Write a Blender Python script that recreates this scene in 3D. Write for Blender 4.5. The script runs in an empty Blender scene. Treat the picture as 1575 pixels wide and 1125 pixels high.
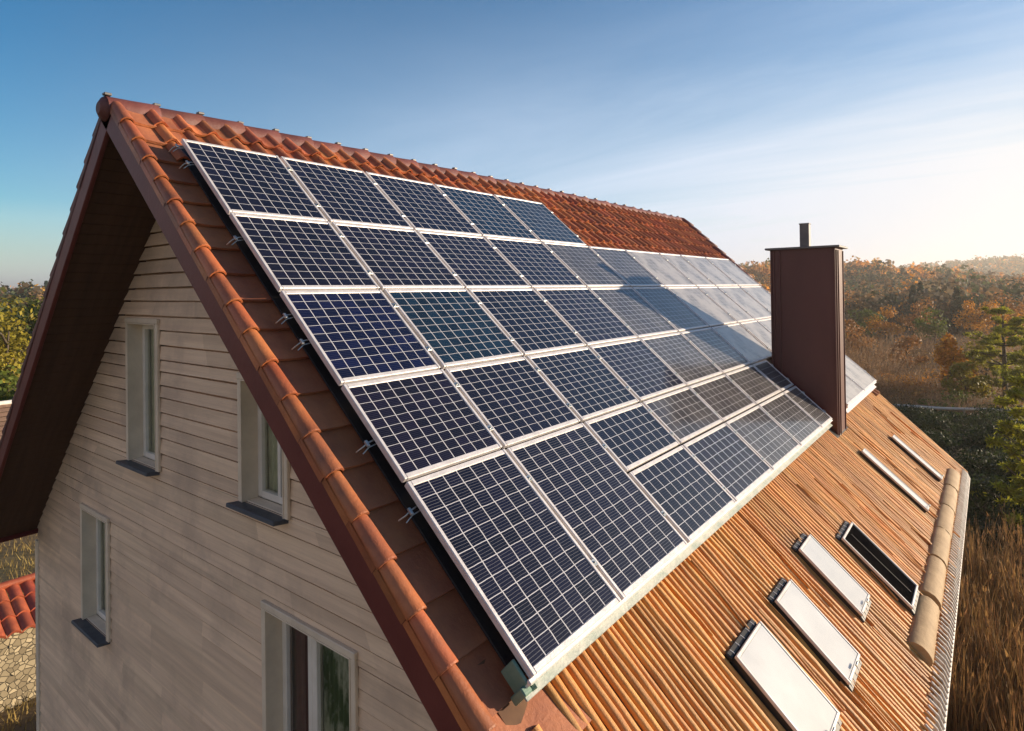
import bpy, math, random
from mathutils import Vector, Matrix
import numpy as np

R = math.radians
SC = bpy.context.scene
COL = SC.collection

# ------------------------------------------------------------------ camera
CAMZ = 8.5
cd = bpy.data.cameras.new("camera")
cam = bpy.data.objects.new("camera", cd)
COL.objects.link(cam)
SC.camera = cam
cd.sensor_fit = 'HORIZONTAL'
cd.sensor_width = 36.0
cd.lens = 36.0 * 939.39 / 1575.0
cd.shift_y = -(562.5 - 440.0) / 1575.0
cd.clip_start = 0.05
cd.clip_end = 8000.0
_yaw, _pit, _roll = 0.663502, -0.0069266, -0.0137369
_F = Vector((-math.sin(_yaw) * math.cos(_pit), math.cos(_yaw) * math.cos(_pit), -math.sin(_pit)))
_Rr = Vector((math.cos(_yaw), math.sin(_yaw), 0))
_U = _Rr.cross(_F)
_R2 = math.cos(_roll) * _Rr + math.sin(_roll) * _U
_U2 = -math.sin(_roll) * _Rr + math.cos(_roll) * _U
cam.matrix_world = Matrix(((_R2.x, _U2.x, -_F.x, 0), (_R2.y, _U2.y, -_F.y, 0), (_R2.z, _U2.z, -_F.z, CAMZ), (0, 0, 0, 1)))

# ------------------------------------------------------------------ sun and sky
SUN_AZ, SUN_EL = 42.0, 10.5            # azimuth from +Y towards +X
sd = bpy.data.lights.new("sun", 'SUN')
sun = bpy.data.objects.new("sun", sd)
COL.objects.link(sun)
sd.energy = 5.0
sd.angle = R(0.6)
sd.color = (1.0, 0.82, 0.60)
SDIR = Vector((math.cos(R(SUN_EL)) * math.sin(R(SUN_AZ)), math.cos(R(SUN_EL)) * math.cos(R(SUN_AZ)), math.sin(R(SUN_EL))))
sun.rotation_euler = (-SDIR).to_track_quat('-Z', 'Y').to_euler()

W = bpy.data.worlds.new("World")
SC.world = W
W.use_nodes = True
nt = W.node_tree
for n_ in list(nt.nodes):
    nt.nodes.remove(n_)


def N(tree, typ, **kw):
    n = tree.nodes.new(typ)
    for k, v in kw.items():
        if k.startswith('_'):
            setattr(n, k[1:], v)
        else:
            n.inputs[k.replace('__', ' ')].default_value = v
    return n


wo = nt.nodes.new('ShaderNodeOutputWorld')
bg = nt.nodes.new('ShaderNodeBackground')
bg.inputs['Strength'].default_value = 0.12
sky = nt.nodes.new('ShaderNodeTexSky')
sky.sky_type = 'NISHITA'
sky.sun_disc = False
sky.sun_elevation = R(SUN_EL)
sky.sun_rotation = R(SUN_AZ)
sky.air_density = 1.0
sky.dust_density = 0.6
sky.ozone_density = 2.0
VEIL_H, VEIL_W, SKY_SAT, SKY_VAL = 12.0, 92.0, 2.6, .74
L = nt.links.new


def wmath(op, a, b=None, c=None):
    m = nt.nodes.new('ShaderNodeMath')
    m.operation = op
    for i, v in enumerate((a, b, c)):
        if v is None:
            continue
        if isinstance(v, (int, float)):
            m.inputs[i].default_value = v
        else:
            L(v, m.inputs[i])
    return m.outputs[0]


# thin veil of high cloud, brightest low in the sky on the right of the view
geo = nt.nodes.new('ShaderNodeTexCoord')
sep = nt.nodes.new('ShaderNodeSeparateXYZ'); L(geo.outputs['Generated'], sep.inputs[0])
GAZ = 14.0
zpos = wmath('MAXIMUM', sep.outputs['Z'], 0.0)
elev = wmath('MULTIPLY', wmath('ARCSINE', zpos), 180 / math.pi)
vh = nt.nodes.new('ShaderNodeVectorMath'); vh.operation = 'MULTIPLY'; vh.inputs[1].default_value = (1, 1, 0)
L(geo.outputs['Generated'], vh.inputs[0])
vn = nt.nodes.new('ShaderNodeVectorMath'); vn.operation = 'NORMALIZE'; L(vh.outputs[0], vn.inputs[0])
vd = nt.nodes.new('ShaderNodeVectorMath'); vd.operation = 'DOT_PRODUCT'
L(vn.outputs[0], vd.inputs[0]); vd.inputs[1].default_value = (math.sin(R(GAZ)), math.cos(R(GAZ)), 0)
azd = wmath('MULTIPLY', wmath('ARCCOSINE', wmath('MINIMUM', vd.outputs['Value'], 0.99999)), 180 / math.pi)
# streaky cirrus: sample the direction projected on a flat ceiling
zc = wmath('ADD', zpos, 0.10)
cmb = nt.nodes.new('ShaderNodeCombineXYZ')
L(wmath('DIVIDE', sep.outputs['X'], zc), cmb.inputs[0]); L(wmath('DIVIDE', sep.outputs['Y'], zc), cmb.inputs[1])
mp = nt.nodes.new('ShaderNodeMapping'); L(cmb.outputs[0], mp.inputs[0])
mp.inputs['Rotation'].default_value = (0, 0, R(35)); mp.inputs['Scale'].default_value = (0.35, 1.1, 1)
nz = N(nt, 'ShaderNodeTexNoise', Scale=0.75, Detail=8.0, Roughness=0.58, Distortion=0.8)
L(mp.outputs[0], nz.inputs['Vector'])
lump = wmath('SUBTRACT', nz.outputs['Fac'], 0.5)
vertical = wmath('EXPONENT', wmath('DIVIDE', wmath('POWER', wmath('MAXIMUM', wmath('SUBTRACT', elev, 4.0), 0.0), 2.0), -2 * VEIL_H ** 2))
side = wmath('POWER', wmath('MAXIMUM', wmath('SUBTRACT', 1.0, wmath('DIVIDE', azd, VEIL_W)), 0.0), 1.1)
veil = wmath('MULTIPLY', wmath('MULTIPLY', vertical, side), wmath('ADD', 1.10, wmath('MULTIPLY', lump, 2.8)))
low = wmath('MULTIPLY', wmath('EXPONENT', wmath('DIVIDE', elev, -8.0)), 0.82)
mask = wmath('MINIMUM', wmath('MAXIMUM', wmath('ADD', veil, low), 0.0), 1.0)
core = wmath('MULTIPLY', vertical, wmath('POWER', wmath('MAXIMUM', wmath('SUBTRACT', 1.0, wmath('DIVIDE', azd, 60.0)), 0.0), 1.5))
ccol = nt.nodes.new('ShaderNodeMix'); ccol.data_type = 'RGBA'
L(core, ccol.inputs['Factor'])
ccol.inputs['A'].default_value = (3.5, 4.1, 5.1, 1)
ccol.inputs['B'].default_value = (4.7, 4.5, 4.25, 1)
rosy_fill = wmath('MULTIPLY', wmath('MINIMUM', wmath('MAXIMUM', wmath('DIVIDE', wmath('SUBTRACT', azd, 98.0), 45.0), 0.0), 1.0), wmath('EXPONENT', wmath('DIVIDE', elev, -22.0)))
sat = nt.nodes.new('ShaderNodeHueSaturation'); sat.inputs['Hue'].default_value = .503; sat.inputs['Saturation'].default_value = SKY_SAT
sat.inputs['Value'].default_value = SKY_VAL
L(sky.outputs[0], sat.inputs['Color'])
hs = nt.nodes.new('ShaderNodeMix'); hs.data_type = 'RGBA'
L(mask, hs.inputs['Factor']); L(sat.outputs[0], hs.inputs['A']); L(ccol.outputs['Result'], hs.inputs['B'])
pk = nt.nodes.new('ShaderNodeMix'); pk.data_type = 'RGBA'      # rosy glow added in the unseen sky behind the view to warm the gable
L(rosy_fill, pk.inputs['Factor']); L(hs.outputs['Result'], pk.inputs['A']); pk.inputs['B'].default_value = (5.4, 3.9, 3.0, 1)
L(pk.outputs['Result'], bg.inputs['Color'])
L(bg.outputs[0], wo.inputs[0])

SC.view_settings.view_transform = 'Standard'
SC.view_settings.look = 'None'
SC.view_settings.exposure = 0.82
SC.view_settings.gamma = 1.0
SC.cycles.use_denoising = True
SC.cycles.max_bounces = 8
SC.cycles.transparent_max_bounces = 16
SC.cycles.volume_bounces = 0
SC.render.engine = 'CYCLES'

# ------------------------------------------------------------------ helpers


class MB:
    """collects faces; build() links them as one mesh object"""

    def __init__(s):
        s.v = []; s.f = []; s.uv = []; s.col = []; s.smooth = []

    def face(s, pts, uv=None, smooth=False, col=None):
        i = len(s.v)
        s.v.extend(tuple(p) for p in pts)
        s.f.append(tuple(range(i, i + len(pts))))
        s.uv.append(uv or [(0, 0)] * len(pts)); s.smooth.append(smooth); s.col.append(col)

    def grid(s, P, smooth=True, closed=False, uvs=None):
        """P[i][j] points -> shared quads"""
        i0 = len(s.v); nj = len(P[0])
        for row in P:
            s.v.extend(tuple(p) for p in row)
        for i in range(len(P) - 1):
            for j in range(nj if closed else nj - 1):
                k = (j + 1) % nj
                s.f.append((i0 + i * nj + j, i0 + i * nj + k, i0 + (i + 1) * nj + k, i0 + (i + 1) * nj + j))
                s.uv.append([(0, 0)] * 4); s.smooth.append(smooth); s.col.append(None)

    def box(s, c, ax, hs, bev=0.0):
        """oriented box, chamfered edges when bev > 0"""
        c = Vector(c); X, Y, Z = (Vector(a).normalized() for a in ax)
        hx, hy, hz = hs
        P = lambda x, y, z: c + X * x + Y * y + Z * z
        if bev <= 0:
            q = [P(a * hx, b * hy, d * hz) for a in (-1, 1) for b in (-1, 1) for d in (-1, 1)]
            for f in ((0, 1, 3, 2), (4, 6, 7, 5), (0, 4, 5, 1), (2, 3, 7, 6), (0, 2, 6, 4), (1, 5, 7, 3)):
                s.face([q[k] for k in f])
            return
        e = min(bev, hx * .9, hy * .9, hz * .9)
        i0 = len(s.v); idx = {}
        for a in (-1, 1):
            for b in (-1, 1):
                for d in (-1, 1):
                    for k in range(3):
                        h = [hx - e, hy - e, hz - e]; h[k] += e
                        idx[(a, b, d, k)] = len(s.v)
                        s.v.append(tuple(P(a * h[0], b * h[1], d * h[2])))

        def F(*k):
            s.f.append(tuple(idx[t] for t in k)); s.uv.append([(0, 0)] * len(k)); s.smooth.append(False); s.col.append(None)
        for a in (-1, 1):
            F((a, -1, -1, 0), (a, 1, -1, 0), (a, 1, 1, 0), (a, -1, 1, 0))
            F((-1, a, -1, 1), (1, a, -1, 1), (1, a, 1, 1), (-1, a, 1, 1))
            F((-1, -1, a, 2), (1, -1, a, 2), (1, 1, a, 2), (-1, 1, a, 2))
            for b in (-1, 1):
                F((a, b, -1, 0), (a, b, 1, 0), (a, b, 1, 1), (a, b, -1, 1))
                F((a, -1, b, 0), (a, 1, b, 0), (a, 1, b, 2), (a, -1, b, 2))
                F((-1, a, b, 1), (1, a, b, 1), (1, a, b, 2), (-1, a, b, 2))
                for d in (-1, 1):
                    F((a, b, d, 0), (a, b, d, 1), (a, b, d, 2))

    def tube(s, pts, rad, n=6, cap=True, up=(0, 0, 1), arc=(0, 360)):
        pts = [Vector(p) for p in pts]
        rads = rad if isinstance(rad, (list, tuple)) else [rad] * len(pts)
        full = arc == (0, 360)
        rows = []
        for i, p in enumerate(pts):
            t = (pts[min(i + 1, len(pts) - 1)] - pts[max(i - 1, 0)]).normalized()
            u_ = Vector(up)
            if abs(t.dot(u_)) > .98:
                u_ = Vector((1, 0, 0))
            x = t.cross(u_).normalized(); y = x.cross(t)
            m = n if full else n + 1
            rows.append([p + rads[i] * (math.cos(R(arc[0] + (arc[1] - arc[0]) * k / n)) * x + math.sin(R(arc[0] + (arc[1] - arc[0]) * k / n)) * y) for k in range(m)])
        s.grid(rows, True, full)
        if cap and full:
            s.face(rows[0]); s.face(list(reversed(rows[-1])))

    def build(s, name, mat, parent=None, org=None):
        if org is None:
            org = ORG.get(parent.name, (0, 0, 0)) if parent else (0, 0, 0)
        me = bpy.data.meshes.new(name)
        o3 = Vector(org)
        me.from_pydata([(p[0] - o3.x, p[1] - o3.y, p[2] - o3.z) for p in s.v], [], s.f)
        me.polygons.foreach_set('use_smooth', s.smooth)
        if any(any(q != (0, 0) for q in u_) for u_ in s.uv):
            ul = me.uv_layers.new(name='UVMap')
            ul.data.foreach_set('uv', [c for u_ in s.uv for q in u_ for c in q])
        if any(c is not None for c in s.col):
            ca = me.color_attributes.new('Col', 'FLOAT_COLOR', 'CORNER')
            ca.data.foreach_set('color', [x for f, c in zip(s.f, s.col) for _ in f for x in ((c or (1, 1, 1)) + (1.0,))])
        if mat:
            me.materials.append(mat)
        me.update()
        o = bpy.data.objects.new(name, me)
        COL.objects.link(o)
        if parent:
            o.parent = parent
        else:
            o.location = org
        ORG[o.name] = org
        return o


ORG = {}


def tag(o, label=None, cat=None, group=None, kind=None):
    for k, v in (('label', label), ('category', cat), ('group', group), ('kind', kind)):
        if v:
            o[k] = v
    return o


def empty(name, loc):
    o = bpy.data.objects.new(name, None)
    COL.objects.link(o)
    o.location = loc
    o.empty_display_size = .2
    ORG[o.name] = tuple(loc)
    return o


def copy_tree(o, parent=None):
    c = o.copy(); COL.objects.link(c); c.parent = parent
    for ch in o.children:
        copy_tree(ch, c)
    return c


# ------------------------------------------------------------------ materials

def mat(name, c1, c2=None, scale=6.0, rough=.7, bump=0.0, bscale=None, stretch=(1, 1, 1), detail=6, spec=.5, metal=0.0,
        coat=0.0, island=0.0, sheen=0.0, bdist=0.02, lo=.35, hi=.65, c3=None, s3=1.0, trans=0.0):
    m = bpy.data.materials.new(name); m.use_nodes = True
    t = m.node_tree; b = t.nodes['Principled BSDF']
    b.inputs['Roughness'].default_value = rough
    b.inputs['Specular IOR Level'].default_value = spec
    b.inputs['Metallic'].default_value = metal
    b.inputs['Coat Weight'].default_value = coat
    b.inputs['Sheen Weight'].default_value = sheen
    b.inputs['Base Color'].default_value = (*c1, 1)
    tc = t.nodes.new('ShaderNodeTexCoord')
    mp_ = t.nodes.new('ShaderNodeMapping'); mp_.inputs['Scale'].default_value = stretch
    t.links.new(tc.outputs['Object'], mp_.inputs[0])
    out = None
    if c2 is not None:
        nz_ = N(t, 'ShaderNodeTexNoise', Scale=scale, Detail=float(detail), Roughness=.6)
        t.links.new(mp_.outputs[0], nz_.inputs['Vector'])
        rp = t.nodes.new('ShaderNodeValToRGB')
        rp.color_ramp.elements[0].position = lo; rp.color_ramp.elements[1].position = hi
        rp.color_ramp.elements[0].color = (*c1, 1); rp.color_ramp.elements[1].color = (*c2, 1)
        t.links.new(nz_.outputs['Fac'], rp.inputs[0]); out = rp.outputs[0]
        if c3 is not None:
            n3 = N(t, 'ShaderNodeTexNoise', Scale=s3, Detail=5.0, Roughness=.65)
            t.links.new(tc.outputs['Object'], n3.inputs['Vector'])
            r3 = t.nodes.new('ShaderNodeValToRGB')
            r3.color_ramp.elements[0].position = .48; r3.color_ramp.elements[1].position = .68
            mx3 = t.nodes.new('ShaderNodeMix'); mx3.data_type = 'RGBA'
            t.links.new(n3.outputs['Fac'], r3.inputs[0]); t.links.new(r3.outputs[0], mx3.inputs['Factor'])
            t.links.new(out, mx3.inputs['A']); mx3.inputs['B'].default_value = (*c3, 1)
            out = mx3.outputs['Result']
    if island > 0:
        g = t.nodes.new('ShaderNodeNewGeometry')
        hv = t.nodes.new('ShaderNodeHueSaturation')
        ma = t.nodes.new('ShaderNodeMapRange')
        ma.inputs['To Min'].default_value = 1 - island; ma.inputs['To Max'].default_value = 1 + island
        t.links.new(g.outputs['Random Per Island'], ma.inputs['Value'])
        t.links.new(ma.outputs[0], hv.inputs['Value'])
        mh = t.nodes.new('ShaderNodeMapRange')
        mh.inputs['To Min'].default_value = .5 - island * .022; mh.inputs['To Max'].default_value = .5 + island * .022
        mm = t.nodes.new('ShaderNodeMath'); mm.operation = 'FRACT'
        m7 = t.nodes.new('ShaderNodeMath'); m7.operation = 'MULTIPLY'; m7.inputs[1].default_value = 17.3
        t.links.new(g.outputs['Random Per Island'], m7.inputs[0]); t.links.new(m7.outputs[0], mm.inputs[0])
        t.links.new(mm.outputs[0], mh.inputs['Value']); t.links.new(mh.outputs[0], hv.inputs['Hue'])
        if out:
            t.links.new(out, hv.inputs['Color'])
        else:
            hv.inputs['Color'].default_value = (*c1, 1)
        out = hv.outputs[0]
    if out:
        t.links.new(out, b.inputs['Base Color'])
    if bump > 0:
        nb = N(t, 'ShaderNodeTexNoise', Scale=bscale or scale * 3, Detail=8.0, Roughness=.65)
        t.links.new(mp_.outputs[0], nb.inputs['Vector'])
        bp = t.nodes.new('ShaderNodeBump'); bp.inputs['Strength'].default_value = bump; bp.inputs['Distance'].default_value = bdist
        t.links.new(nb.outputs['Fac'], bp.inputs['Height']); t.links.new(bp.outputs[0], b.inputs['Normal'])
    if trans > 0:   # thin leaves let light through
        tr = t.nodes.new('ShaderNodeBsdfTranslucent'); ms = t.nodes.new('ShaderNodeMixShader')
        ms.inputs[0].default_value = trans
        if out:
            t.links.new(out, tr.inputs[0])
        else:
            tr.inputs[0].default_value = (*c1, 1)
        t.links.new(b.outputs[0], ms.inputs[1]); t.links.new(tr.outputs[0], ms.inputs[2])
        t.links.new(ms.outputs[0], t.nodes['Material Output'].inputs[0])
    return m


def pane_mat(name, tint=(.8, .9, .85), refl_rough=.02):
    m = bpy.data.materials.new(name); m.use_nodes = True
    t = m.node_tree; t.nodes.remove(t.nodes['Principled BSDF'])
    tr = t.nodes.new('ShaderNodeBsdfTransparent'); tr.inputs[0].default_value = (*tint, 1)
    gl = t.nodes.new('ShaderNodeBsdfGlossy'); gl.inputs['Roughness'].default_value = refl_rough
    fr = t.nodes.new('ShaderNodeFresnel'); fr.inputs[0].default_value = 1.55
    mx = t.nodes.new('ShaderNodeMixShader')
    ad = t.nodes.new('ShaderNodeMath'); ad.operation = 'ADD'; ad.inputs[1].default_value = .06; ad.use_clamp = True
    t.links.new(fr.outputs[0], ad.inputs[0]); t.links.new(ad.outputs[0], mx.inputs[0])
    t.links.new(tr.outputs[0], mx.inputs[1]); t.links.new(gl.outputs[0], mx.inputs[2])
    t.links.new(mx.outputs[0], t.nodes['Material Output'].inputs[0])
    return m


def cell_mat(name, base, dust, sheen=.05, busw=.09):
    """photovoltaic laminate: dark cells, silver grid lines, thin dust film (painted glare on the far panels) under a glass coat. UV in cells."""
    m = bpy.data.materials.new(name); m.use_nodes = True
    t = m.node_tree; b = t.nodes['Principled BSDF']
    uv = t.nodes.new('ShaderNodeUVMap'); uv.uv_map = 'UVMap'
    tc = t.nodes.new('ShaderNodeTexCoord')
    wob = N(t, 'ShaderNodeTexNoise', Scale=9.0, Detail=2.0)
    t.links.new(tc.outputs['Object'], wob.inputs['Vector'])
    wv = t.nodes.new('ShaderNodeVectorMath'); wv.operation = 'SCALE'; wv.inputs['Scale'].default_value = .10
    sb = t.nodes.new('ShaderNodeVectorMath'); sb.operation = 'SUBTRACT'; sb.inputs[1].default_value = (.5, .5, .5)
    t.links.new(wob.outputs['Color'], sb.inputs[0]); t.links.new(sb.outputs[0], wv.inputs[0])
    av = t.nodes.new('ShaderNodeVectorMath'); av.operation = 'ADD'
    t.links.new(uv.outputs[0], av.inputs[0]); t.links.new(wv.outputs[0], av.inputs[1])
    sp = t.nodes.new('ShaderNodeSeparateXYZ'); t.links.new(av.outputs[0], sp.inputs[0])

    def mth(op, a, bb=None):
        q = t.nodes.new('ShaderNodeMath'); q.operation = op
        for i, v in enumerate((a, bb)):
            if v is None:
                continue
            if isinstance(v, (int, float)):
                q.inputs[i].default_value = v
            else:
                t.links.new(v, q.inputs[i])
        return q.outputs[0]

    def line(src, mul, w):
        f = mth('FRACT', mth('MULTIPLY', src, mul))
        d = mth('ABSOLUTE', mth('SUBTRACT', f, .5))
        return mth('GREATER_THAN', d, .5 - w)
    gx = line(sp.outputs['X'], 1.0, .028); gy = line(sp.outputs['Y'], 1.0, .024)
    bus = line(sp.outputs['Y'], 5.0, .055)
    g = mth('MAXIMUM', gx, gy)
    lines = mth('MAXIMUM', g, mth('MULTIPLY', bus, busw))
    # each cell is a slightly different wafer
    fl = t.nodes.new('ShaderNodeVectorMath'); fl.operation = 'FLOOR'; t.links.new(uv.outputs[0], fl.inputs[0])
    oi = t.nodes.new('ShaderNodeObjectInfo')
    ao = t.nodes.new('ShaderNodeVectorMath'); ao.operation = 'ADD'
    t.links.new(fl.outputs[0], ao.inputs[0]); t.links.new(oi.outputs['Random'], ao.inputs[1])
    wn = t.nodes.new('ShaderNodeTexWhiteNoise'); wn.noise_dimensions = '3D'; t.links.new(ao.outputs[0], wn.inputs['Vector'])
    hv = t.nodes.new('ShaderNodeHueSaturation'); hv.inputs['Color'].default_value = (*base, 1)
    mr = t.nodes.new('ShaderNodeMapRange'); mr.inputs['To Min'].default_value = .65; mr.inputs['To Max'].default_value = 1.45
    t.links.new(wn.outputs['Value'], mr.inputs['Value']); t.links.new(mr.outputs[0], hv.inputs['Value'])
    mh = t.nodes.new('ShaderNodeMapRange'); mh.inputs['To Min'].default_value = .465; mh.inputs['To Max'].default_value = .535
    t.links.new(oi.outputs['Random'], mh.inputs['Value']); t.links.new(mh.outputs[0], hv.inputs['Hue'])
    mx = t.nodes.new('ShaderNodeMix'); mx.data_type = 'RGBA'
    t.links.new(lines, mx.inputs['Factor']); t.links.new(hv.outputs[0], mx.inputs['A']); mx.inputs['B'].default_value = (.55, .54, .56, 1)
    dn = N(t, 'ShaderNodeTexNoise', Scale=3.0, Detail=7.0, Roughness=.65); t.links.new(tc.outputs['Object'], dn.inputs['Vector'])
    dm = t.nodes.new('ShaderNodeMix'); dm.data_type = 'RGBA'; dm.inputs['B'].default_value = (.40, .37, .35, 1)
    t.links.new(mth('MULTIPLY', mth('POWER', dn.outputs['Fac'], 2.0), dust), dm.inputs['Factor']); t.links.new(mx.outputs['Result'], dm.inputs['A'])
    t.links.new(dm.outputs['Result'], b.inputs['Base Color'])
    b.inputs['Roughness'].default_value = .35
    rr = t.nodes.new('ShaderNodeMapRange'); rr.inputs['To Min'].default_value = .03; rr.inputs['To Max'].default_value = .16
    t.links.new(dn.outputs['Fac'], rr.inputs['Value'])
    b.inputs['Specular IOR Level'].default_value = .12
    b.inputs['Coat Weight'].default_value = .55
    b.inputs['Coat IOR'].default_value = 1.5
    t.links.new(rr.outputs[0], b.inputs['Coat Roughness'])
    b.inputs['Sheen Weight'].default_value = sheen
    b.inputs['Sheen Roughness'].default_value = .10
    b.inputs['Sheen Tint'].default_value = (1, .95, .9, 1)
    nb = N(t, 'ShaderNodeTexNoise', Scale=2.2, Detail=2.0); t.links.new(tc.outputs['Object'], nb.inputs['Vector'])
    bp = t.nodes.new('ShaderNodeBump'); bp.inputs['Strength'].default_value = .05; bp.inputs['Distance'].default_value = .02
    t.links.new(nb.outputs['Fac'], bp.inputs['Height']); t.links.new(bp.outputs[0], b.inputs['Coat Normal'])
    return m


M = {}
M['tile'] = mat('clay_tile', (.35, .092, .034), (.50, .165, .055), 5, .62, .35, 40, island=.35, c3=(.30, .10, .05), s3=.8)
M['plain'] = mat('brown_flat_tile', (.30, .10, .045), (.40, .145, .06), 5, .7, .35, 40, island=.2)
M['gap_shade'] = mat('painted_gap_shade', (.012, .012, .014), (.02, .02, .022), 6, .7, .2, 30)
M['verge'] = mat('verge_clay', (.36, .10, .036), (.46, .15, .055), 4, .5, .25, 45, island=.22, c3=(.20, .075, .04), s3=1.6)
M['ridge'] = mat('ridge_clay', (.115, .034, .028), (.16, .052, .038), 4, .6, .3, 40, island=.2)
M['barge'] = mat('barge_paint', (.125, .022, .018), (.16, .034, .026), 3, .55, .15, 30, stretch=(1, 1, 1))
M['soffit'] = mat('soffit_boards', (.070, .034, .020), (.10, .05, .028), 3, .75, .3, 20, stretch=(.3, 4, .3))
M['siding'] = mat('painted_siding', (.85, .645, .455), (.68, .505, .355), 4.5, .7, .4, 16, stretch=(.16, 1, 4.0), c3=(.56, .42, .305), s3=1.1, island=.10, bdist=.012)
M['trim'] = mat('trim_paint', (.82, .70, .54), (.70, .59, .45), 4, .55, .2, 25)
M['wframe'] = mat('window_plastic', (.82, .78, .70), (.72, .68, .60), 5, .4)
M['sill'] = mat('slate_sill', (.055, .068, .09), (.09, .10, .12), 9, .5, .2, 40)
M['curtain'] = mat('curtain_cloth', (.80, .84, .62), (.66, .72, .52), 8, .9, trans=.25)
M['drape'] = mat('maroon_drape', (.10, .035, .035), (.14, .05, .05), 6, .9)
M['plant_reflection'] = mat('painted_plant_reflection', (.10, .15, .06), (.55, .58, .45), 9, .9, stretch=(1, 1, .35), lo=.45, hi=.6)  # greenery reflected in the widest window, painted as a pattern
M['dark'] = mat('dark_interior', (.03, .02, .02), (.045, .03, .03), 3, .9)
M['pane'] = pane_mat('window_glass', (.96, .98, .96))
M['inner'] = mat('attic_plaster', (.25, .22, .2), (.2, .18, .16), 2, .9)
M['alu'] = mat('anodised_frame', (.74, .70, .69), (.60, .56, .55), 12, .42, .15, 60, metal=.25)
M['rail'] = mat('grey_rail', (.42, .42, .38), (.24, .29, .26), 8, .5, .2, 40, metal=.2)
M['green'] = mat('green_bracket', (.10, .20, .15), (.16, .26, .20), 12, .5, .2, 60)
M['steel'] = mat('hook_steel', (.55, .56, .54), (.35, .37, .36), 14, .35, metal=.8)
M['cell'] = cell_mat('photovoltaic_cells', (.0035, .0026, .0105), .012)
M['cell2'] = cell_mat('photovoltaic_cells_blue', (.0022, .0075, .026), .012)
M['cell3'] = cell_mat('photovoltaic_cells_painted_glare', (.03, .033, .042), 3.2, .8)  # sky glare on the far panels, painted in as a pale film
M['cell4'] = cell_mat('photovoltaic_cells_grimy', (.007, .006, .010), .45, .35)
M['cell5'] = cell_mat('photovoltaic_cells_busbars', (.0035, .003, .012), .012, .05, .26)
M['reed'] = mat('reed', (.55, .215, .040), (.70, .345, .085), 3, .55, .35, 22, stretch=(2, 9, 2), island=.22, c3=(.44, .19, .05), s3=1.6)
M['reed_base'] = mat('reed_underlay', (.10, .045, .02), (.16, .075, .03), 6, .8)
M['stone_cap'] = mat('sandstone', (.30, .195, .095), (.40, .27, .14), 5, .75, .5, 18, island=.12)
M['gutter'] = mat('gutter_metal', (.74, .70, .65), (.52, .45, .38), 9, .5, .3, 30)
M['chim'] = mat('maroon_cladding', (.080, .024, .022), (.105, .034, .031), 2.2, .42, .12, 20, stretch=(1, 1, .3), metal=.0)
M['flue'] = mat('flue_steel', (.11, .11, .11), (.16, .15, .15), 6, .5, metal=.3)
M['sky_frame'] = mat('roof_window_frame', (.72, .70, .67), (.55, .52, .50), 7, .4)
M['sky_pane'] = mat('opal_glazing', (.74, .73, .71), (.46, .46, .46), 1.3, .15, coat=1.0, lo=.25, hi=.75)
M['sky_dark'] = mat('painted_opening_dark', (.004, .004, .005), (.008, .007, .007), 4, .95, spec=0.0)  # black painted in for the dark inside the open roof window
M['flash'] = mat('flashing_lead', (.014, .013, .013), (.030, .027, .026), 8, .55)
M['bark'] = mat('bark', (.07, .05, .035), (.12, .09, .06), 6, .9, .6, 20)
M['ground'] = mat('dry_meadow', (.20, .145, .055), (.10, .085, .035), .35, .95, .5, 6, c3=(.16, .10, .055), s3=.05, bdist=.05)

# ------------------------------------------------------------------ the roof's own frame
S_R = 0.71888                              # right-hand slope
NR = Vector((math.sin(S_R), 0, math.cos(S_R))); UR = Vector((math.cos(S_R), 0, -math.sin(S_R))); YV = Vector((0, 1, 0))
EYE = Vector((0, 0, CAMZ))


def RP(a, b, h=0.0):
    """point on the right slope: a down the slope, b along the ridge, h above the tiles' plane"""
    return EYE + NR * (h - 2.7) + UR * a + YV * b


A_RIDGE, A_EAVE = -5.70, 1.86
B_FRONT = 2.04


def b_far(a):
    return 14.6 - .2 * (a + 5.65)


RIDGE = RP(A_RIDGE, 0)                    # x, z of the ridge
S_L = R(45.2)
NL = Vector((-math.sin(S_L), 0, math.cos(S_L))); UL = Vector((-math.cos(S_L), 0, -math.sin(S_L)))
LEFT_LEN = 7.05


def LP(a, b, h=0.0):
    return Vector((RIDGE.x, 0, RIDGE.z)) + UL * a + YV * b + NL * h


YW = 2.72                                  # gable wall plane
YB = 13.0
XL, XR = -10.83, -0.95
rng = random.Random(7)

# ------------------------------------------------------------------ terrain (one sheet, hills included)


def sstep(a, b, x):
    t = min(max((x - a) / (b - a), 0), 1)
    return t * t * (3 - 2 * t)


def hn(x, y):
    return (math.sin(x * .013 + 1.3) * math.cos(y * .011 - .4) + .5 * math.sin(x * .031 + y * .027) + .25 * math.sin(x * .071 - y * .063 + 2))


def ground_z(x, y):
    r = math.hypot(x, y); az = math.degrees(math.atan2(x, y))
    z = 0.0
    # near wooded hill on the right-hand side of the view, farther ridge behind it
    near = sstep(150, 430, r) * (1 - .55 * sstep(470, 650, r))
    z += near * (9.5 + 2.6 * math.sin(az * .85 + .006 * r) + 1.8 * hn(x, y)) * (1 - .88 * sstep(-5.5, 1.5, az))
    far = sstep(620, 1000, r)
    z += far * (13 + 17 * sstep(-9, 3.5, az) + 5 * math.sin(az * .21 + 2.0) * (1 if az < -12 else .3) + 2.0 * hn(x * .5, y * .5))
    z -= 2.2 * sstep(11.5, 17, -x) * (1 - sstep(150, 300, r))
    z += sstep(60, 110, r) * .25 * hn(x * 3, y * 3)
    return z


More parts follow.
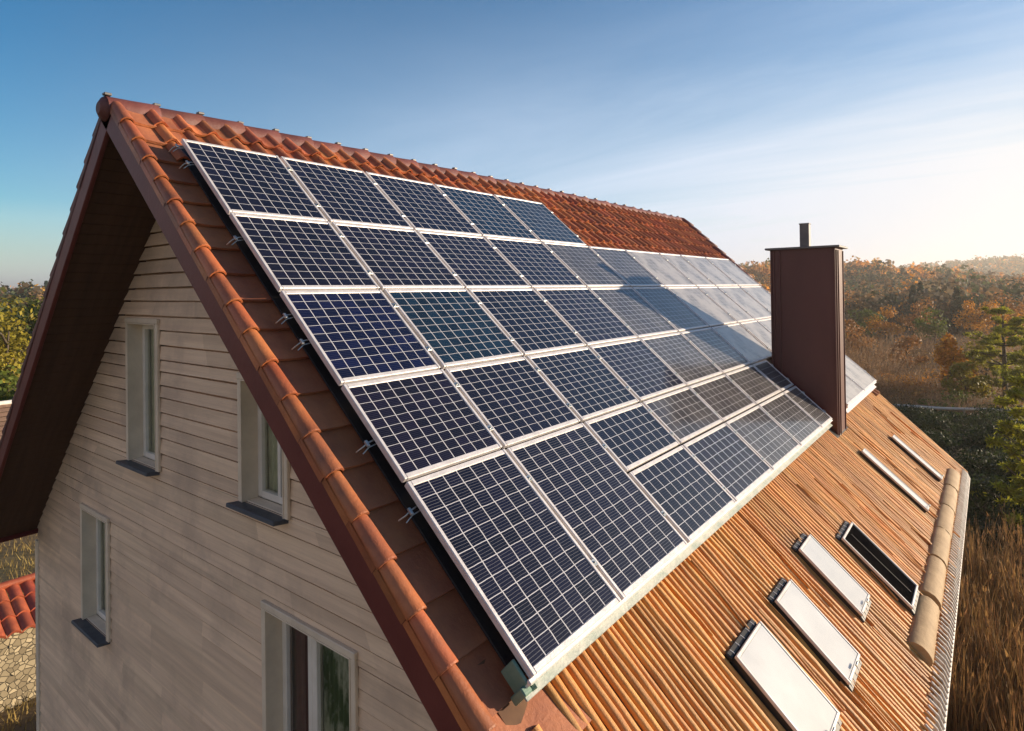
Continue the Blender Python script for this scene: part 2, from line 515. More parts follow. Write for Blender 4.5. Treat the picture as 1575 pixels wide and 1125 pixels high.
g = MB()
radii = [0, 4, 8, 12, 17, 23, 30, 40, 52, 66, 84, 105, 130, 155, 180, 205, 230, 260, 290, 320, 350, 380, 410, 440, 480, 530, 590, 650, 720, 800, 880, 960, 1040, 1150, 1300, 1600, 2100, 2800, 3600]
NA = 180
rows = []
for r in radii:
    rows.append([(r * math.sin(2 * math.pi * k / NA), r * math.cos(2 * math.pi * k / NA), ground_z(r * math.sin(2 * math.pi * k / NA), r * math.cos(2 * math.pi * k / NA))) for k in range(NA)])
g.grid(rows, True, True)
tag(g.build('ground', M['ground']), kind='structure')

# ------------------------------------------------------------------ the house
house = empty('house', (-5.9, 8.0, 0))
tag(house, 'pale clapboard gabled house with orange tile and reed roof carrying the solar panels', 'house')

# windows in the gable: x0, x1, z0, z1
WIN = [(-7.47, -6.76, 6.69, 8.20), (-5.06, -4.41, 6.72, 7.77), (-8.94, -8.15, 4.48, 5.86), (-4.71, -3.59, 3.75, 5.92)]


def wall_x(z):
    """gable wall limits under the two soffits at height z"""
    zl = RIDGE.z - .20
    xl = RIDGE.x - (zl - z) / math.tan(S_L)
    xr = RIDGE.x + (zl - z) / math.tan(S_R)
    return max(xl, XL), min(xr, XR)


HAZE = .00048
GAP = .018


def siding(m, y, out, wins, bh=.145):
    """lap boards with their lower edge standing proud; out = -1 towards the camera"""
    zs = []
    z = 0.0
    while z < RIDGE.z - .3:
        hh = bh * rng.uniform(.82, 1.12)
        zs.append((z, z + hh)); z += hh
    for z0, z1 in zs:
        cuts = sorted({z0, z1} | {c for w in wins for c in (w[2], w[3]) if z0 < c < z1})
        for c0, c1 in zip(cuts, cuts[1:]):
            zm = .5 * (c0 + c1)
            xl0, xr0 = wall_x(c0); xl1, xr1 = wall_x(c1)
            if xr1 - xl1 < .02:
                continue
            segs = [(xl0, xl1, xr0, xr1)]
            for w in wins:
                if w[2] < zm < w[3]:
                    ns = []
                    for (a0, a1, b0, b1) in segs:
                        if w[0] > a0 and w[1] < b0:
                            ns += [(a0, a1, w[0], w[0]), (w[1], w[1], b0, b1)]
                        else:
                            ns.append((a0, a1, b0, b1))
                    segs = ns
            d = lambda zz: .016 * (1 - (zz - z0) / (z1 - z0)) + .004
            cg = c0 + (GAP if c0 == z0 else 0)
            for (a0, a1, b0, b1) in segs:
                # a few nail-warps along each board
                n_ = max(1, int((b0 - a0) / .9))
                jo = [rng.uniform(-.003, .003) for _ in range(n_ + 1)]
                for k in range(n_):
                    f0, f1 = k / n_, (k + 1) / n_
                    m.face([(a0 + (b0 - a0) * f0, y + out * (d(cg) + jo[k]), cg + .8 * jo[k]), (a0 + (b0 - a0) * f1, y + out * (d(cg) + jo[k + 1]), cg + 2 * jo[k + 1]),
                            (a1 + (b1 - a1) * f1, y + out * d(c1), c1), (a1 + (b1 - a1) * f0, y + out * d(c1), c1)])
                    if c0 == z0:
                        m.face([(a0 + (b0 - a0) * f0, y - out * .055, cg), (a0 + (b0 - a0) * f1, y - out * .055, cg), (a0 + (b0 - a0) * f1, y + out * (d(cg) + jo[k + 1]), cg + 2 * jo[k + 1]), (a0 + (b0 - a0) * f0, y + out * (d(cg) + jo[k]), cg + .8 * jo[k])])
                        m.face([(a0 + (b0 - a0) * f0, y - out * .055, c0 - .02), (a0 + (b0 - a0) * f1, y - out * .055, c0 - .02), (a0 + (b0 - a0) * f1, y - out * .055, cg + .01), (a0 + (b0 - a0) * f0, y - out * .055, cg + .01)])
                        m.face([(a0 + (b0 - a0) * f0, y - out * .055, c0), (a0 + (b0 - a0) * f0, y + out * .004, c0), (a0 + (b0 - a0) * f1, y + out * .004, c0), (a0 + (b0 - a0) * f1, y - out * .055, c0)])


m = MB(); siding(m, YW, -1, WIN)
m.build('gable_wall', M['siding'], house)
m = MB(); siding(m, YB, 1, [])
m.build('rear_wall', M['siding'], house)
for xw, o_ in ((XL, -1), (XR, 1)):
    m = MB(); zt = 5.15 if o_ < 0 else 5.55; z = 0
    while z < zt:
        z1 = min(z + .145, zt)
        m.face([(xw + o_ * .022, YW, z), (xw + o_ * .022, YB, z), (xw, YB, z1), (xw, YW, z1)])
        m.face([(xw, YW, z), (xw, YB, z), (xw + o_ * .022, YB, z), (xw + o_ * .022, YW, z)])
        z = z1
    m.build('side_wall', M['siding'], house)
m = MB()
m.box((XL - .005, YW - .018, 2.5), ((1, 0, 0), YV, (0, 0, 1)), (.055, .016, 2.5), .006)
m.build('corner_board', M['trim'], house)

# gable windows
for i, (x0, x1, z0, z1) in enumerate(WIN):
    xc, zc_ = .5 * (x0 + x1), .5 * (z0 + z1)
    AX = ((1, 0, 0), (0, 1, 0), (0, 0, 1))
    DP = .105
    w = MB()   # reveal lining + outer trim: the window part itself
    t_ = .012
    w.box((x0 + t_ / 2, YW + DP / 2 - .02, zc_), AX, (t_ / 2, DP / 2 + .025, (z1 - z0) / 2), .002)
    w.box((x1 - t_ / 2, YW + DP / 2 - .02, zc_), AX, (t_ / 2, DP / 2 + .025, (z1 - z0) / 2), .002)
    w.box((xc, YW + DP / 2 - .02, z1 - t_ / 2), AX, ((x1 - x0) / 2 - t_, DP / 2 + .025, t_ / 2), .002)
    w.box((xc, YW + DP / 2, z0 + t_ / 2), AX, ((x1 - x0) / 2 - t_, DP / 2, t_ / 2), .002)
    tw = .028
    w.box((x0 - tw, YW - .026, zc_), AX, (tw - .002, .016, (z1 - z0) / 2 + .0), .005)
    w.box((x1 + tw, YW - .026, zc_), AX, (tw - .002, .016, (z1 - z0) / 2 + .0), .005)
    w.box((xc, YW - .028, z1 + tw), AX, ((x1 - x0) / 2 + 2 * tw, .018, tw - .002), .005)
    wo_ = w.build('window', M['trim'], house)
    fm = MB(); fw = .03
    yy = YW + DP + .03
    casements = [(x0 + t_, x1 - t_)] if x1 - x0 < 1 else [(x0 + t_, x0 + .44), (x0 + .44, x1 - t_)]
    for (c0, c1) in casements:
        fm.box((c0 + fw, yy, zc_), AX, (fw, .03, (z1 - z0) / 2 - .015), .005)
        fm.box((c1 - fw, yy, zc_), AX, (fw, .03, (z1 - z0) / 2 - .015), .005)
        fm.box((.5 * (c0 + c1), yy, z1 - .015 - fw), AX, ((c1 - c0) / 2 - 2 * fw, .03, fw), .004)
        fm.box((.5 * (c0 + c1), yy, z0 + .015 + fw), AX, ((c1 - c0) / 2 - 2 * fw, .03, fw), .004)
    if i == 1:
        fm.box((x0 + .52 * (x1 - x0), yy, zc_), AX, (.022, .026, (z1 - z0) / 2 - .03), .004)
    fm.build('frame', M['wframe'], wo_)
    pm = MB()
    for (c0, c1) in casements:
        pm.face([(c0 + .03, yy + .005, z0 + .03), (c1 - .03, yy + .005, z0 + .03), (c1 - .03, yy + .005, z1 - .03), (c0 + .03, yy + .005, z1 - .03)])
    pm.build('pane', M['pane'], wo_)
    if i != 3:
        sm = MB()
        sm.box((xc - .03, YW - .03, z0 - .022), ((1, 0, 0), (0, 1, -.12), (0, .12, 1)), ((x1 - x0) / 2 + .045, .11, .018), .006)
        sm.build('sill', M['sill'], wo_)
    cm = MB()   # folded cloth hung just inside; the widest window's is a painted plant reflection
    folds = [] 
    cs_, ce = (x0 - .30, x0 + (.40 if i < 2 else .30)) if i != 3 else (x0 + .46, x1)
    P = []
    ns = 60
    for k in range(ns + 1):
        xx = cs_ + (ce - cs_) * k / ns
        yv = yy + .055 + .016 * math.sin(k * 1.15) + .006 * math.sin(k * 2.9)
        P.append([(xx, yv, z0 - .1), (xx, yv + .006 * math.sin(k), z1 + .1)])
    cm.grid(P)
    cm.build('curtain', M['plant_reflection'] if i == 3 else M['curtain'], wo_)
    if i == 3:
        dm_ = MB(); dm_.grid([[(x0 - .25 + .7 * k / 40, yy + .06 + .014 * math.sin(k * 1.2), z_) for z_ in (z0, z1)] for k in range(41)])
        dm_.build('drape', M['drape'], wo_)
    rm = MB()   # the room behind
    yb = yy + 1.6
    rm.face([(x0 - .3, yb, z0 - .3), (x1 + .3, yb, z0 - .3), (x1 + .3, yb, z1 + .3), (x0 - .3, yb, z1 + .3)])
    rm.build('room_backing', M['dark'], wo_)

# roof decks (right and left), soffits and boards
m = MB()
bF = B_FRONT + .03


def slab(mb, P0, a0, a1, b0f, b1f, h0, h1):
    q = [P0(a, b, h) for h in (h0, h1) for (a, b) in ((a0, b0f), (a1, b0f), (a1, b1f(a1)), (a0, b1f(a0)))]
    for f in ((0, 3, 2, 1), (4, 5, 6, 7), (0, 1, 5, 4), (1, 2, 6, 5), (2, 3, 7, 6), (3, 0, 4, 7)):
        mb.face([q[k] for k in f])


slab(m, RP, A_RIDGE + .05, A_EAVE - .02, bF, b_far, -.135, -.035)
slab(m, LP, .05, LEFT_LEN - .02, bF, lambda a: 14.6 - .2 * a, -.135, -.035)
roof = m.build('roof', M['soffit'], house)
# soffit boards: fine tongue and groove lines run along the ridge direction
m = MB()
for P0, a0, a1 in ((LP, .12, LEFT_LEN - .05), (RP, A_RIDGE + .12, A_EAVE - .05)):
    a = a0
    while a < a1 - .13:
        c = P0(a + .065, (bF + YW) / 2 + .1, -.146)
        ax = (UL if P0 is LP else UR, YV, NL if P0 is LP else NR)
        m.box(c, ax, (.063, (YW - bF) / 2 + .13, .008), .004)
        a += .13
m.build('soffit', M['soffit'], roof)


def board(P0, ax, a0, a1, bpos, hc, hh, th, name, mt):
    mb = MB()
    c = P0(.5 * (a0 + a1), bpos, hc)
    mb.box(c, ax, ((a1 - a0) / 2, th, hh), .008)
    return mb.build(name, mt, roof)


board(RP, (UR, YV, NR), A_RIDGE - .02, A_EAVE, B_FRONT + .005, -.105, .105, .02, 'bargeboard', M['barge'])
board(LP, (UL, YV, NL), .02, LEFT_LEN, B_FRONT + .005, -.105, .105, .02, 'bargeboard', M['barge'])
m = MB()
for a0 in np.arange(A_RIDGE, A_EAVE, 1.8):   # far verge
    a1 = min(a0 + 1.8, A_EAVE)
    c0, c1 = RP(a0, b_far(a0), -.09), RP(a1, b_far(a1), -.09)
    m.box((c0 + c1) / 2, (c1 - c0, YV, NR), ((c1 - c0).length / 2, .02, .09), .004)
m.build('bargeboard', M['barge'], roof)
# left eave fascia
m = MB()
m.box(LP(LEFT_LEN, 8.3, -.10), (NL, YV, UL), (.09, 6.2, .02), .005)
m.build('fascia', M['barge'], roof)

# clay pantiles
TW, TL = .225, .285


def pantiles(mb, P0, a0, a1, b0, b1, inset=None, seed=1):
    rg = random.Random(seed)
    nb_ = int((b1 - b0) / TW); na_ = int(math.ceil((a1 - a0) / TL))
    prof = [(0, .0), (.10, .030), (.22, .050), (.34, .046), (.46, .020), (.58, .002), (.74, -.006), (.88, -.003), (1.04, .012)]
    for i in range(na_):
        ta = a0 + i * TL
        for j in range(nb_):
            tb = b0 + j * TW + rg.uniform(-.006, .006)
            if inset and not inset(ta, tb):
                continue
            dh = rg.uniform(-.004, .006); sk = rg.uniform(-.006, .006); da = rg.uniform(-.010, .010)
            P = []
            for (fa, lift) in ((-.06, -.004), (.5, .014), (1.06, .034)):
                P.append([P0(ta + fa * TL + da, tb + x * TW * 1.0 + sk * fa, z + lift + dh) for x, z in prof])
            # lower lip: the thickness of the clay
            P.append([P0(ta + 1.06 * TL + da - .004, tb + x * TW + sk, z + .010 + dh) for x, z in prof])
            mb.grid(P[:3], True)
            mb.grid(P[2:], False)


m = MB()
pantiles(m, RP, A_RIDGE + .08, -.16, B_FRONT + .26, 14.75,
         lambda a, b: b < b_far(a) - .10 and ((a < -4.95 if b < 3.2 else a < -4.55) or (b > 7.2 and a < -3.4) or b > 12.9), 3)
tiles = m.build('roof_tiles', M['tile'], roof)
# the plain interlocking tiles between verge and array
m = MB()
for i in range(21):
    ta = A_RIDGE + .1 + i * .29
    da = rng.uniform(-.008, .008)
    P = []
    xs = [(.045, .0), (.10, .010), (.16, .004), (.24, .0), (.33, .004), (.42, .012), (.50, .004), (.60, .0)]
    for fa, lift in ((-.04, -.002), (.5, .012), (1.03, .030), (1.02, .006)):
        P.append([RP(ta + fa * .29 + da, B_FRONT + x, z + lift + rng.uniform(-.0015, .0015)) for x, z in xs])
    m.grid(P[:3]); m.grid(P[2:], False)
m.build('plain_tiles', M['plain'], roof)
m = MB(); m.box(RP(-2.55, B_FRONT + .455, .046), (UR, YV, NR), (2.42, .145, .008), .003)  # black strip painted in for the shade under the panels' edge
m.build('gap_shade_strip', M['gap_shade'], roof)
m = MB()
pantiles(m, LP, .10, LEFT_LEN - .05, B_FRONT + .12, 13.4, None, 5)
m.build('roof_tiles', M['tile'], roof)


# verge rolls: half-round tapered tiles lapped down both rakes
def verge(P0, a0, a1, bb, sgn, pitch=.29, rad=.056):
    mb = MB()
    a = a0
    while a < a1:
        dj = rng.uniform(-.010, .010); r0 = rad * rng.uniform(.96, 1.05)
        rows_ = []
        for fa, rr, lf in ((-.05, .86, -.006), (.25, .93, .0), (.75, 1.0, .006), (1.02, 1.04, .012), (1.05, 1.02, .012), (1.05, .86, .008)):
            row = []
            for k in range(11):
                th = math.pi * (1.08 - 1.16 * k / 10)
                row.append(P0(a + fa * pitch + dj, bb + rr * r0 * math.cos(th) * sgn, lf + .012 + rr * r0 * math.sin(th) * .95))
            rows_.append(row)
        mb.grid(rows_[:4], True); mb.grid(rows_[3:], False)
        # the flange that turns down over the bargeboard
        f0 = P0(a, bb - sgn * r0 * .98, .01); f1 = P0(a + pitch * .99, bb - sgn * r0 * 1.02, .012)
        nn = NR if P0 is RP else NL
        mb.face([f0, f1, f1 - nn * .05, f0 - nn * .045])
        a += pitch
    return mb


verge(RP, A_RIDGE + .12, A_EAVE, B_FRONT + .035, 1).build('verge_roll', M['verge'], roof)
verge(LP, .12, LEFT_LEN, B_FRONT + .035, 1).build('verge_roll', M['ridge'], roof)
# far verge: tile ends along the back rake
m = MB()
a = A_RIDGE + .1
while a < -.3:
    rows_ = []
    for fa in (-.04, .5, 1.05, 1.06):
        rows_.append([RP(a + fa * .285, b_far(a) - .05 + .085 * math.cos(math.pi * k / 8), (.0 if fa > 1.055 else .018 + .018 * fa) + .075 * math.sin(math.pi * k / 8) * (0.8 if fa > 1.055 else 1)) for k in range(9)])
    m.grid(rows_, True)
    a += .285
m.build('verge_roll', M['ridge'], roof)

# ridge: lapped caps with a clip at each joint
m = MB()
clips = []
b = B_FRONT - .03
k_ = 0
while b < 14.55:
    ln = .40; b1 = min(b + ln, 14.62)
    j = rng.uniform(-.006, .006)
    rows_ = []
    for f, s_ in ((0, .93), (.5, .98), (1.0, 1.06), (1.01, .9)):
        y_ = b + (b1 - b) * f * 1.04
        row = []
        for q in range(13):
            th = R(-22) + R(224) * q / 12
            row.append(Vector((RIDGE.x + .135 * s_ * math.cos(th), y_, RIDGE.z - .095 + j + .125 * s_ * math.sin(th))))
        rows_.append(row)
    m.grid(rows_, True)
    if k_ % 1 == 0:
        clips.append((RIDGE.x + .02, b + .02, RIDGE.z + .038 + j))
    b += ln; k_ += 1
rc = m.build('ridge_cap', M['ridge'], roof)
for c in clips:
    cm = MB(); cm.box(c, ((1, 0, 0), YV, (0, 0, 1)), (.028, .03, .012), .005)
    cm.build('ridge_clip', M['flue'], rc)
m = MB()
m.tube([(RIDGE.x, B_FRONT - .075, RIDGE.z - .09), (RIDGE.x, B_FRONT - .045, RIDGE.z - .09), (RIDGE.x, B_FRONT - .005, RIDGE.z - .09)], [.05, .10, .115], 14)
m.build('ridge_end', M['ridge'], rc)

# reed-covered lower roof
m = MB()
slab(m, RP, -.30, A_EAVE - .03, B_FRONT + .16, b_far, -.030, .008)
m.build('reed_underlay', M['reed_base'], roof)
m = MB()
b = B_FRONT + .22
rg = random.Random(21)
while b < 14.2:
    a_top = -.16 + rg.uniform(-.06, .10) if b > 2.55 else .02 + rg.uniform(-.12, .25) + (.15 if b < 2.4 else 0)
    rad = rg.uniform(.021, .029)
    a_end = A_EAVE + rg.uniform(-.10, .03)
    nseg = 9
    pts = []; rs = []
    ph = rg.uniform(0, 6.28); am = rg.uniform(.001, .005); dr = rg.uniform(-.006, .006)
    for k in range(nseg + 1):
        f = k / nseg
        aa = a_top + (a_end - a_top) * f
        bb = b + am * math.sin(ph + f * rg.uniform(5, 8)) + dr * f
        if bb > b_far(aa) - .02:
            bb = b_far(aa) - .02
        pts.append(RP(aa, bb, .012 + rg.uniform(-.004, .006)))
        rs.append(rad * rg.uniform(.86, 1.10))
    m.tube(pts, rs, 7, True, up=tuple(NR))
    b += rad * 2 * rg.uniform(1.14, 1.36)
# thin loose stalks lying over the gaps
for _ in range(50):
    b0 = rg.uniform(B_FRONT + .3, 13.0); a0 = rg.uniform(-.1, 1.3); ln = rg.uniform(.25, 1.1)
    a1 = min(a0 + ln, A_EAVE)
    d = rg.uniform(-.05, .05)
    pts = [RP(a0 + (a1 - a0) * f, b0 + d * f + .01 * math.sin(f * 5), .045 + rg.uniform(0, .01)) for f in (0, .33, .66, 1)]
    m.tube(pts, rg.uniform(.006, .012), 4, True, up=tuple(NR))
m.build('reed_covering', M['reed'], roof)

# eave: row of sandstone half-rounds, ribbed gutter guard
cap_proto = None
nb_ = [6.12, 7.22, 8.26, 9.24, 10.26, 11.30]
for i, b0 in enumerate(nb_):
    m = MB(); ln = 1.00
    rows_ = []
    for f, s_ in ((0, .98), (.03, 1.0), (.5, .97), (.97, .93), (1.0, .90)):
        rows_.append([RP(1.655 + .112 * s_ * math.cos(math.pi * (1.06 - 1.12 * q / 12)) + rng.uniform(-.002, .002), b0 + ln * f, .03 + .078 * s_ * math.sin(math.pi * (1.06 - 1.12 * q / 12)) + rng.uniform(-.003, .003)) for q in range(13)])
    m.grid(rows_, True)
    m.face(list(reversed(rows_[0]))); m.face(rows_[-1])
    m.build('cap_stone', M['stone_cap'], roof)
m = MB()
for k in range(4):
    pass
P = []
for k in range(2):
    bb = (2.2, 13.02)[k]
    P.append([RP(A_EAVE + .025 + .05 * math.cos(R(200 + 150 * q / 8)), bb, -.02 + .07 * math.sin(R(200 + 150 * q / 8))) for q in range(9)])
m.grid(P, True)
m.tube([RP(A_EAVE + .085, 2.2, -.01), RP(A_EAVE + .085, 13.02, -.01)], .014, 8)
bb = 2.3
while bb < 13:
    c0, c1 = RP(A_EAVE - .09, bb, .05), RP(A_EAVE + .08, bb + .015, .004)
    m.tube([c0, (c0 + c1) / 2 + NR * .02, c1], .011, 5)
    bb += .085
m.build('gutter', M['gutter'], roof)

# skylights: corner a, b, length down the slope, width along the ridge, kind
SKY = [(.56, 3.90, .66, .52, 'opal'), (.57, 4.79, .65, .42, 'opal'), (.50, 5.74, .64, .40, 'opal'),
       (.74, 6.64, .76, .52, 'open'), (.43, 9.42, .98, .20, 'slim'), (.64, 11.20, .84, .20, 'slim')]
for (a0, b0, la, wb, kd) in SKY:
    skew = -.06
    cA, cB = a0 + la / 2, b0 + wb / 2
    H = .080 if kd != 'slim' else .085
    ax = (UR + YV * skew * .4, YV, NR)
    fl_ = MB()
    # kerb and ribbed flashing above and below
    fl_.box(RP(cA, cB, H / 2 - .004), ax, (la / 2 - .004, wb / 2 - .004, H / 2 - .006), .004)
    for sgn in (-1, 1):
        if kd == 'slim':
            continue
        fl_.box(RP(cA + sgn * (la / 2 + .020), cB, .040), (UR - NR * .25 * sgn, YV, NR + UR * .25 * sgn), (.026, wb / 2 + .002, .018), .008)
    so = fl_.build('skylight', M['flash'], roof)
    if kd != 'slim':
        for sgn in (-1, 1):
            for q in range(5):
                rb = MB()
                yy = b0 + wb * (q + .5) / 5
                rb.tube([RP(cA + sgn * (la / 2 + .008), yy, .064), RP(cA + sgn * (la / 2 + .04), yy, .052)], .0045, 5)
                rb.build('flashing_rib', M['sky_frame'], so)
    fr_ = MB(); fw = .022
    for s_ in (-1, 1):
        fr_.box(RP(cA, cB + s_ * (wb / 2 - fw / 2), H), ax, (la / 2, fw / 2, .012), .004)
        fr_.box(RP(cA + s_ * (la / 2 - fw / 2), cB, H), ax, (fw / 2, wb / 2 - fw, .011), .004)
    fr_.build('frame', M['sky_frame'], so)
    pn = MB()
    if kd == 'open':
        pn.box(RP(cA, cB, H - .006), ax, (la / 2 - fw, wb / 2 - fw, .006))
        pn.build('pane', M['sky_dark'], so)['label'] = 'sheet painted black for the dark of the open roof window'
        st = MB(); st.tube([RP(a0 + .05, cB, H), RP(a0 + la - .05, cB + .01, H)], .006, 6)
        st.build('glazing_bar', M['flash'], so)
    else:
        pn.box(RP(cA, cB, H), ax, (la / 2 - fw, wb / 2 - fw, .008), .003)
        pn.build('pane', M['sky_pane'], so)
        hd = MB(); hd.tube([RP(a0 + la - .02, cB - .03, H + .04), RP(a0 + la - .02, cB + .03, H + .04)], .008, 6)
        hd.build('handle', M['steel'], so)

# chimney
CX0, CX1, CY0, CY1 = -2.535, -1.675, 9.42, 9.96
ctop = 9.03
m = MB()
for (p, q) in (((CX0, CY0), (CX1, CY0)), ((CX1, CY0), (CX1, CY1)), ((CX1, CY1), (CX0, CY1)), ((CX0, CY1), (CX0, CY0))):
    m.face([(*p, 5.6), (*q, 5.6), (*q, ctop), (*p, ctop)])
m.face([(CX0, CY0, ctop), (CX1, CY0, ctop), (CX1, CY1, ctop), (CX0, CY1, ctop)])
for xx in (CX0 + .012, CX0 + .05, CX0 + .13, CX1 - .014):       # standing seams and folded corners
    m.box((xx, CY0 - .007, 7.4), ((1, 0, 0), YV, (0, 0, 1)), (.010, .012, 1.62), .003)
for yy in (CY0 + .03, CY0 + .16, CY1 - .03):
    m.box((CX1 + .007, yy, 7.3), ((0, 1, 0), (1, 0, 0), (0, 0, 1)), (.010, .008, 1.70), .003)
ch = m.build('chimney', M['chim'], roof)
m = MB(); m.box(((CX0 + CX1) / 2, (CY0 + CY1) / 2, ctop + .016), ((1, 0, 0), YV, (0, 0, 1)), ((CX1 - CX0) / 2 + .06, (CY1 - CY0) / 2 + .06, .015), .005)
m.build('cap', M['flue'], ch)
m = MB(); m.box((-2.10, 9.62, ctop + .20), ((1, 0, 0), YV, (0, 0, 1)), (.062, .062, .175), .01)
m.box((-2.10, 9.62, ctop + .372), ((1, 0, 0), YV, (0, 0, 1)), (.068, .068, .008), .003)
m.build('flue', M['flue'], ch)
m = MB()
m.box(RP(-.53, CY0 - .07, .03), (UR, YV, NR), (.64, .06, .012), .004)
m.box(RP(.06, (CY0 + CY1) / 2, .03), (UR, YV, NR), (.06, .40, .012), .004)
m.build('flashing', M['flash'], ch)

# ------------------------------------------------------------------ solar panels
ROWS = [-4.851, -3.802, -2.900, -2.007, -1.252, -.085]
COLS = [2.306, 3.210, 4.209, 5.250, 6.377, 7.524, 8.640, 9.884, 10.805, 12.05, 13.45]
ORD = ['first', 'second', 'third', 'fourth', 'fifth', 'sixth', 'seventh', 'eighth', 'ninth', 'tenth']
ROWN = ['top row under the ridge tiles', 'second row from the ridge', 'third row from the ridge', 'fourth row from the ridge', 'bottom row above the reeds']
PH = .20     # height of the panels' face above the tiles
GR = 'solar panels mounted on the roof'


def panel(a0, a1, b0, b1, label, ncx, ncy, blue, hooks=(), painted_glare=False, grimy=False, bars=False):
    ga, gb = .010, .015
    a0 += ga; a1 -= ga; b0 += gb; b1 -= gb
    dh = rng.uniform(-.004, .004)
    rt = empty('solar_panel', RP(a0, b0, 0))
    tag(rt, label, 'solar panel', GR)
    fr_ = MB(); fw = .026; fa = .034
    ca, cb = (a0 + a1) / 2, (b0 + b1) / 2
    ax = (UR, YV, NR)
    for s_ in (-1, 1):
        fr_.box(RP(ca, cb + s_ * ((b1 - b0) / 2 - fw / 2), PH - .019 + dh), ax, ((a1 - a0) / 2, fw / 2, .020), .004)
        fr_.box(RP(ca + s_ * ((a1 - a0) / 2 - fa / 2), cb, PH - .019 + dh), ax, (fa / 2, (b1 - b0) / 2 - fw, .0185), .004)
    fr_.build('frame', M['alu'], rt)
    gm = MB()
    ia0, ia1, ib0, ib1 = a0 + fa, a1 - fa, b0 + fw, b1 - fw
    top = [RP(ia0, ib0, PH - .006 + dh), RP(ia1, ib0, PH - .006 + dh), RP(ia1, ib1, PH - .006 + dh), RP(ia0, ib1, PH - .006 + dh)]
    bot = [p - NR * .008 for p in top]
    gm.face(top, [(.02, .02), (.02, ncy - .02), (ncx - .02, ncy - .02), (ncx - .02, .02)])
    gm.face(list(reversed(bot)))
    for q in range(4):
        gm.face([top[q], bot[q], bot[(q + 1) % 4], top[(q + 1) % 4]])
    gm.build('cell_glass', M['cell3'] if painted_glare else M['cell4'] if grimy else M['cell5'] if bars else M['cell2'] if blue else M['cell'], rt)
    for f in (.22, .78):
        cl = MB()
        cl.box(RP(a0 + (a1 - a0) * f, b1 + gb, PH - .004), ax, (.022, gb + .008, .007), .003)
        cl.tube([RP(a0 + (a1 - a0) * f, b1 + gb, PH), RP(a0 + (a1 - a0) * f, b1 + gb, PH + .012)], .007, 6)
        cl.build('clamp', M['steel'], rt)
    for ha in hooks:   # wire hooks standing out from the array's edge
        hk = MB()
        hk.tube([RP(ha, b0 + .02, PH - .05), RP(ha + .01, b0 - .04, PH - .05), RP(ha + .02, b0 - .07, PH - .07), RP(ha + .01, b0 - .085, PH - .12)], .005, 6)
        hk.tube([RP(ha + .03, b0 + .02, PH - .05), RP(ha + .035, b0 - .04, PH - .06), RP(ha + .05, b0 - .075, PH - .09)], .004, 6)
        hk.box(RP(ha + .015, b0 - .045, PH - .05), ax, (.022, .010, .008), .003)
        hk.build('mounting_hook', M['steel'], rt)
    return rt


HOOK = {0: (-4.80, -4.55), 1: (-3.55,), 2: (-2.70, -2.45), 3: (-1.59,), 4: (-1.11,)}
for r_ in range(5):
    for c in range(10):
        if r_ == 0 and c > 4:
            continue
        a0, a1, b0, b1 = ROWS[r_], ROWS[r_ + 1], COLS[c], COLS[c + 1]
        if r_ == 4 and c in (6, 7):
            if c == 7:
                continue
            b1 = 9.30
        if r_ == 4 and c == 8:
            b0 = 10.45
        where = f'{ORD[c]} from the gable edge'
        if r_ == 4 and c == 6:
            where = 'last before the chimney'
        elif r_ == 4 and c == 8:
            where = 'first behind the chimney'
        elif c == 9:
            where = 'last before the far verge'
        blue = (r_, c) in ((2, 0), (2, 1), (0, 3), (0, 4), (1, 5), (2, 5), (2, 6), (3, 6), (1, 6))
        nx = 8
        if r_ == 4 and c >= 2 and c < 7:
            am = a0 + .52
            panel(a0, am, b0, b1, f'solar panel in the upper half of the bottom row, {where}', nx, 5, blue, grimy=c >= 3)
            panel(am, a1, b0, b1, f'solar panel in the lower half of the bottom row, {where}', nx, 6, blue, grimy=c >= 4)
        else:
            panel(a0, a1, b0, b1, f'{"glare-painted pale " if c >= 6 else ""}solar panel in the {ROWN[r_]}, {where}', nx if r_ != 4 else 7, 10 if r_ != 4 else 12, blue, HOOK.get(r_, ()) if c == 0 else (), c >= 6, c >= 4 and r_ > 0, r_ == 4)

# rails that carry the array
rl = empty('mounting_rail', RP(-.05, 2.3, 0))
tag(rl, 'pale metal rail along the lower edge of the solar panels above the reeds', 'rail')
m = MB()
m.box(RP(-.088, 5.8, .150), (UR, YV, NR), (.012, 3.50, .030), .004)
m.build('channel', M['alu'], rl)
m = MB(); m.box(RP(-.058, 5.8, .115), (UR, YV, NR), (.024, 3.52, .006), .003)
m.build('flange', M['rail'], rl)
m = MB()
m.box(RP(-.15, 2.305, .11), (UR, YV, NR), (.06, .010, .055), .004)
m.box(RP(-.075, 2.30, .09), (UR, YV, NR), (.022, .03, .05), .006)
m.tube([RP(-.07, 2.28, .06), RP(-.06, 2.36, .14)], .012, 6)
m.build('bracket', M['green'], rl)
rl2 = empty('mounting_rail', RP(-.05, 10.5, 0))
tag(rl2, 'short metal rail under the solar panels behind the chimney', 'rail')
m = MB(); m.box(RP(-.088, 11.95, .135), (UR, YV, NR), (.012, 1.49, .042), .004)
m.box(RP(-.052, 11.95, .098), (UR, YV, NR), (.032, 1.50, .007), .003)
m.build('channel', M['alu'], rl2)

# ------------------------------------------------------------------ vegetation and neighbours


